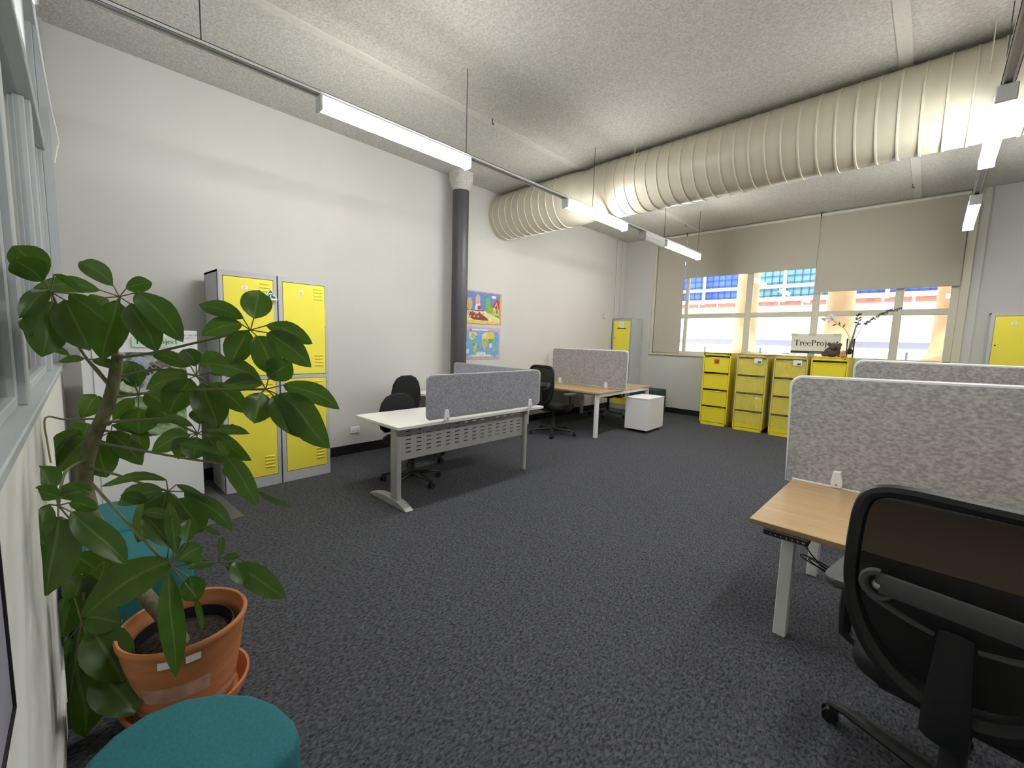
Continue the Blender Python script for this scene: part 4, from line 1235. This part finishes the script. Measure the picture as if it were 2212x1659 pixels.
tr = [(402, 1405, 1.615), (372, 1352, 1.62), (330, 1305, 1.64), (285, 1250, 1.68), (235, 1180, 1.72), (198, 1110, 1.73), (183, 1050, 1.73), (184, 1010, 1.72), (196, 965, 1.71), (213, 920, 1.70), (232, 880, 1.69), (243, 840, 1.68), (250, 800, 1.67), (254, 765, 1.66)]
bm = nb(); tube(bm, [loc(px(*a)) for a in tr], [.027, .027, .026, .026, .025, .025, .026, .026, .024, .023, .022, .021, .020, .017], 12); trunk = link('trunk', bm, M_BARK, plant, True)
for (a, b, t_) in ((213, 957, 1.685), (196, 1010, 1.69), (233, 913, 1.665), (182, 994, 1.69)):
    bm = nb(); ball(bm, loc(px(a, b, t_)), .013, 2); link('leaf_scar', bm, M_BARK, trunk, True)

PROF = [(0, .10), (.07, .42), (.18, .72), (.32, .93), (.46, 1.0), (.60, .97), (.74, .82), (.85, .58), (.93, .32), (.98, .10), (1, .0)]


def leaf(par, b, tip, wpx, tb, tt_, m, droop=0., roll=0., fold=.18):
    B_, T_ = px(b[0], b[1], tb), px(tip[0], tip[1], tt_)
    d = T_-B_; L_ = d.length; d.normalize()
    view = (B_+T_)/2-CAM; vd = view.length; view.normalize()
    side = d.cross(view)
    if side.length < .2:
        side = d.cross(Vector((0, 0, 1)))
    side.normalize(); side = Matrix.Rotation(roll, 3, d) @ side
    nrm = side.cross(d).normalized()
    if nrm.z < 0 and abs(nrm.z) > .2:
        nrm = -nrm
    hw_ = wpx/FPX*((tb+tt_)/2)/2/max(.45, math.cos(roll))
    bm = nb(); uvl = bm.loops.layers.uv.new('UVMap'); rows_ = []
    wob = random.uniform(-1, 1); ph = random.uniform(0, 6)
    for s, w_ in PROF:
        c = B_+d*L_*s + Vector((0, 0, 1))*droop*L_*math.sin(PI*s) + side*wob*.02*L_*math.sin(2*PI*s)
        row = []
        for k in (-1, -.55, 0, .55, 1):
            hgt = fold*abs(k)*hw_*w_ + .11*hw_*math.sin(9*s+ph+2.5*k)*abs(k)
            q = c + side*hw_*w_*k + nrm*hgt
            q.y = max(q.y, (-.108 if q.z < 1.22 else -.18)+.004*k)          # leaves rest against the partition, never inside it
            row.append((bm.verts.new(loc(q)), ((k+1)/2, s)))
        rows_.append(row)
    for A, C_ in zip(rows_, rows_[1:]):
        for k in range(4):
            q = (A[k], A[k+1], C_[k+1], C_[k])
            try:
                f = bm.faces.new([z[0] for z in q])
            except ValueError:
                continue
            for lp, z in zip(f.loops, q):
                lp[uvl].uv = z[1]
    return link('leaf', bm, m, par, True, False)


def whorl(path, leaves, tc, spread=.06, m=None, r=.0045):
    """path: petiole pixels (x,y,t) from trunk to hub; leaves: (base, tip, width[, tip depth offset, mat, droop])"""
    hub = path[-1]
    bm = nb(); P = [loc(px(*a)) for a in path]
    # smooth the petiole
    S = []
    n = len(P)
    for i in range(n-1):
        p0, p1_, p2_, p3 = P[max(0, i-1)], P[i], P[i+1], P[min(n-1, i+2)]
        for k in range(5):
            u = k/5
            S.append(.5*((2*p1_)+(p2_-p0)*u+(2*p0-5*p1_+4*p2_-p3)*u*u+(3*p1_-p0-3*p2_+p3)*u**3))
    S.append(P[-1])
    tube(bm, S, [r*1.25-(r*.4)*i/len(S) for i in range(len(S))], 6)
    for lf_ in leaves:
        q = loc(px(lf_[0][0], lf_[0][1], hub[2]+(lf_[3] if len(lf_) > 3 else 0)*.25))
        h = min(S, key=lambda w_: (w_-q).length) if (q-P[-1]).length > .10 else P[-1]
        tube(bm, [h, q], .0022, 5)
    pe = link('petiole', bm, M_BARKDK, plant, True)
    for lf_ in leaves:
        b, tip, w_ = lf_[:3]
        off = lf_[3] if len(lf_) > 3 else random.uniform(-spread, spread)
        mm = (lf_[4] if len(lf_) > 4 and lf_[4] else m) or M_LEAF
        dr = lf_[5] if len(lf_) > 5 else .06
        leaf(pe, b, tip, w_, hub[2]+off*.25, hub[2]+off, mm, dr, random.uniform(-.25, .25))
    return pe


G = D_ = S_ = M_LEAF
# upper whorls
whorl([(252, 772, 1.66), (254, 700, 1.64), (258, 641, 1.60)], [((245, 617), (173, 564), 40, .05), ((273, 623), (328, 610), 34, .04), ((294, 632), (395, 740), 56, -.03, G, .08), ((281, 656), (338, 761), 58, -.06, G, .05),
      ((252, 650), (222, 778), 66, -.05, G, .03), ((227, 643), (194, 668), 34, .06), ((214, 626), (72, 622), 36, .02, G, .07)], 1.6)
whorl([(237, 832, 1.67), (210, 798, 1.60), (187, 774, 1.55), (150, 715, 1.48), (110, 631, 1.42)], [((95, 601), (27, 531), 64, -.08, G, .10), ((93, 606), (30, 560), 58, -.12, D_), ((104, 625), (42, 688), 38, -.10, G), ((48, 690), (70, 727), 22, -.05, D_),
      ((113, 652), (91, 771), 70, -.03, G, .02), ((140, 648), (194, 758), 74, .03, G, .02), ((149, 634), (239, 704), 38, .0, D_, .03), ((117, 592), (180, 634), 15, -.02, S_)], 1.42)
whorl([(262, 772, 1.65), (330, 762, 1.62), (420, 741, 1.58), (541, 713, 1.52)], [((548, 688), (560, 626), 60, .03, G, .02), ((525, 688), (429, 658), 36, .03, G, .05), ((521, 700), (436, 724), 42, .0, G, .07), ((535, 714), (498, 788), 56, -.03, G, .03),
      ((555, 726), (598, 812), 58, -.02, G, .03), ((579, 719), (673, 793), 52, -.02, G, .05), ((576, 703), (675, 743), 38, .02, G, .08)], 1.52)
whorl([(254, 857, 1.67), (330, 848, 1.62), (440, 842, 1.55), (574, 841, 1.47)], [((580, 817), (630, 782), 58, .04, D_, .02), ((614, 831), (734, 884), 44, .0, D_, .08), ((602, 853), (712, 968), 66, -.05, D_, .05), ((592, 855), (652, 945), 62, -.05, D_, .03),
      ((564, 848), (549, 915), 62, -.05, D_, .02), ((567, 827), (478, 834), 38, .02, D_, .05), ((563, 822), (437, 783), 44, .05, D_, .06)], 1.47)
whorl([(263, 813, 1.66), (330, 799, 1.64), (380, 803, 1.62), (424, 812, 1.60)], [((424, 790), (398, 755), 38, .04, D_), ((412, 791), (329, 767), 30, .03, D_), ((433, 788), (486, 772), 40, .03, D_), ((410, 818), (366, 895), 62, -.03, G), ((437, 828), (470, 925), 66, -.04, G, .02),
      ((404, 809), (316, 842), 46, .0, G), ((455, 806), (512, 806), 18, .03, D_), ((453, 830), (536, 892), 44, -.02, G)], 1.6)
whorl([(233, 912, 1.67), (300, 907, 1.64), (360, 907, 1.60), (427, 937, 1.56)], [((432, 916), (437, 882), 44, .04, D_, 0), ((443, 927), (540, 937), 22, .0, D_, .04), ((441, 940), (543, 995), 36, -.02, D_, .05), ((416, 920), (346, 902), 20, .03, D_),
      ((410, 938), (327, 974), 44, .0, D_), ((425, 944), (416, 993), 52, -.03, D_, 0), ((412, 945), (383, 992), 42, .04, G)], 1.56)
whorl([(211, 956, 1.68), (300, 972, 1.62), (400, 990, 1.54), (486, 1002, 1.46)], [((487, 986), (382, 957), 15, -.03, S_, .06), ((486, 985), (558, 1094), 42, -.05, S_, .06), ((556, 1060), (631, 1098), 11, -.03, S_, -.04), ((482, 998), (448, 945), 42, .03, D_), ((489, 1003), (512, 1030), 34, .02, D_), ((492, 985), (470, 950), 20, -.03, S_)], 1.46)
whorl([(195, 1009, 1.70), (250, 1025, 1.64), (310, 1045, 1.57), (363, 1061, 1.50)], [((359, 1037), (218, 1051), 20, .0, S_, .10), ((381, 1047), (457, 1092), 16, -.02, S_, .06), ((400, 1062), (503, 1148), 36, -.03, D_, .08), ((353, 1057), (253, 1089), 44, .02, D_, .06),
      ((318, 1084), (260, 1070), 26, -.04, S_), ((359, 1064), (340, 1140), 66, .03, D_, .0), ((385, 1078), (437, 1150), 62, .0, D_, .02), ((356, 1075), (300, 1170), 70, .06, D_)], 1.5)
# left, dusty whorl against the partition
whorl([(182, 994, 1.68), (155, 1008, 1.52), (137, 1028, 1.34), (126, 1092, 1.16)], [((126, 1116), (100, 1287), 92, -.04, S_, .0), ((104, 1090), (66, 1182), 46, -.06, D_, .0), ((128, 1074), (66, 1058), 36, -.06, S_, .04), ((128, 1074), (180, 1060), 34, .02, S_, .04),
      ((116, 1056), (82, 1006), 48, .0, S_, .02), ((132, 1052), (198, 1064), 30, .05, S_), ((155, 1106), (274, 1219), 54, .03, S_, .02), ((150, 1086), (214, 1100), 30, .06, D_), ((150, 1120), (175, 1160), 40, .06, D_)], 1.16)
# leaves behind the trunk
whorl([(232, 905, 1.70), (190, 905, 1.66), (140, 906, 1.58), (98, 903, 1.50), (103, 960, 1.47), (110, 1000, 1.46)], [], 1.5, r=.003)
whorl([(216, 920, 1.72), (200, 925, 1.70)], [((165, 928), (108, 1008), 48, .03, D_), ((192, 944), (124, 1020), 54, .05, D_), ((210, 855), (178, 902), 46, .08, D_)], 1.5, r=.003)
whorl([(253, 845, 1.70), (299, 853, 1.76)], [((299, 882), (300, 938), 64, .03, D_, 0), ((290, 862), (242, 908), 28, .03, G), ((303, 830), (288, 784), 32, .03, S_), ((293, 838), (282, 812), 30, .04, D_), ((312, 850), (374, 886), 44, -.02, S_), ((325, 872), (374, 912), 54, .04, D_), ((292, 828), (268, 780), 40, .04, D_)], 1.76, r=.004)
whorl([(215, 930, 1.73), (240, 932, 1.78)], [((206, 950), (230, 1032), 60, .0, D_, 0), ((236, 932), (308, 1005), 44, .03, D_), ((240, 945), (273, 994), 28, .04, G), ((242, 918), (328, 943), 20, .03, D_), ((297, 930), (308, 985), 32, .05, G), ((190, 915), (183, 945), 50, .05, D_)], 1.78, r=.004)
whorl([(237, 835, 1.68), (187, 776, 1.64)], [((182, 775), (125, 782), 16, 0, G), ((200, 776), (262, 800), 20, 0, G), ((150, 768), (92, 745), 16, -.03, G)], 1.62)
# low whorls
whorl([(190, 1035, 1.70), (240, 1090, 1.60), (300, 1155, 1.48), (338, 1195, 1.42), (371, 1222, 1.38)], [((365, 1212), (178, 1337), 84, -.04, M_LEAF, .08), ((364, 1238), (380, 1465), 46, .0, G, .0), ((408, 1246), (426, 1300), 46, .03, D_, .0), ((424, 1290), (437, 1362), 12, .03, D_),
      ((381, 1196), (365, 1084), 28, .0, S_, .0), ((376, 1180), (306, 1112), 44, .0, S_, .03), ((372, 1118), (306, 1106), 22, .0, S_), ((384, 1212), (436, 1180), 46, .03, S_), ((404, 1172), (410, 1120), 34, .06, S_), ((400, 1218), (440, 1205), 22, .06, D_)], 1.38)
whorl([(371, 1222, 1.38), (420, 1217, 1.42), (472, 1213, 1.44)], [((496, 1224), (620, 1291), 50, .02, G, .05), ((505, 1214), (526, 1264), 34, -.02, S_, .02), ((482, 1205), (520, 1203), 15, 0, G), ((465, 1216), (404, 1230), 18, .02, D_), ((478, 1200), (478, 1158), 14, .0, S_), ((478, 1156), (428, 1138), 10, .0, S_), ((488, 1218), (516, 1240), 18, .02, G)], 1.44, r=.003)
# dark mass hanging beside the pot
whorl([(198, 1110, 1.72), (185, 1200, 1.62), (180, 1290, 1.54), (176, 1345, 1.48)], [((182, 1336), (264, 1345), 58, .02, D_), ((195, 1358), (268, 1475), 84, .0, D_), ((214, 1445), (292, 1545), 84, -.02, D_, .02), ((165, 1395), (185, 1592), 104, .04, D_, .0), ((150, 1515), (121, 1588), 30, -.06, D_),
      ((160, 1200), (232, 1252), 62, .1, D_), ((176, 1240), (162, 1312), 56, .08, D_), ((160, 1290), (130, 1380), 60, .0, D_), ((150, 1380), (128, 1520), 58, .0, D_), ((225, 1215), (200, 1320), 50, .12, D_), ((200, 1340), (215, 1440), 70, .1, D_), ((140, 1290), (105, 1385), 30, -.06, D_)], 1.48)

# ------------------------------------------------------------------ outside the window
bm = nb(); bx(bm, -22, 14, WY+.3, 40, -.6, -.5); struct(link('ground_outside', bm, mat('pale_paving', (.6, .6, .58), .8, var=.1, scale=.6)))
for k, cx_ in enumerate((-3.246, -1.449, .20)):
    c = thing('stone_column', 'sandstone column outside the window', 'column', (cx_, 11.2, -.5), 0, 'sandstone columns outside the window')
    bm = nb(); lathe(bm, [(.27, 1.95), (.245, 2.1), (.215, 5.2)], 24); link('shaft', bm, M_STONE, c, True)
    bm = nb(); bx(bm, -.36, .36, -.36, .36, 0, 1.75, .01); lathe(bm, [(.34, 1.75), (.35, 1.82), (.32, 1.88), (.28, 1.95)], 24); link('base', bm, M_STONE, c)
bl = thing('white_building', 'white rendered building across from the window', 'building', (-3, 15.5, -.5))
bm = nb(); bx(bm, -9, 8, 0, .4, 0, 3.38); link('wall', bm, M_OUTWALL, bl)
bm = nb(); bx(bm, -9, 8, -.25, 0, 2.02, 2.20); link('fascia', bm, M_OUTGREY, bl)
bm = nb(); bx(bm, -9, 8, -.35, -.0, 1.94, 2.02); link('gutter', bm, M_OUTWALL, bl)
for k in range(9):
    bm = nb(); bx(bm, -8+k*1.75, -7.96+k*1.75, -.03, 0, 0, 1.94); link('lower_joint', bm, M_OUTGREY, bl)
for k in range(26):
    bm = nb(); bx(bm, -8.6+k*.62, -8.05+k*.62, -.05, .12, 3.28, 3.42); link('brick', bm, M_BRICK, bl)
sc_ = thing('scaffold', 'blue sheeted scaffold with yellow and white poles on the building opposite', 'scaffold', (-3, 15.2, 2.72))
for k in range(7):
    bm = nb(); bx(bm, -8+k*2.2, -5.85+k*2.2, .20, .23, .32, 3.6); link('net_sheet', bm, M_OUTBLUE if k % 3 else M_OUTTEAL, sc_)
for k in range(12):
    bm = nb(); tube(bm, [(-7.6+k*1.2, 0, .15), (-7.6+k*1.2, 0, 3.8)], .045, 8); link('pole', bm, M_YPOLE if k % 2 else M_OUTWALL, sc_)
for z in (.62, 1.6, 2.6):
    bm = nb(); tube(bm, [(-8, -.06, z), (7, -.06, z)], .05, 8); link('rail', bm, M_OUTWALL, sc_)
for k in range(0, 75):
    bm = nb(); bx(bm, -8+k*.2, -7.985+k*.2, .17, .185, .32, 3.6); link('net_cord', bm, mat('navy_cord', (.01, .03, .14), .7), sc_)
for k in range(0, 14):
    bm = nb(); bx(bm, -8, 7, .165, .18, .36+k*.2, .375+k*.2); link('net_cord', bm, MATS['navy_cord'], sc_)

vr = thing('shade_roof', 'unseen roof slab added above the sandstone columns to shade them', 'roof', (-1, 10.4, 4.4))  # added slab, hidden behind the blinds; keeps sun and sky off the columns
bm = nb(); bx(bm, -10, 9, -1.2, 1.25, 0, .25); link('slab', bm, M_OUTWALL, vr)
for k in range(4):
    bm = nb(); bx(bm, -10, 9, 1.0-.02*k, 1.27+.02*k, .02+.05*k, .05+.05*k); link('moulding', bm, M_STONE, vr)
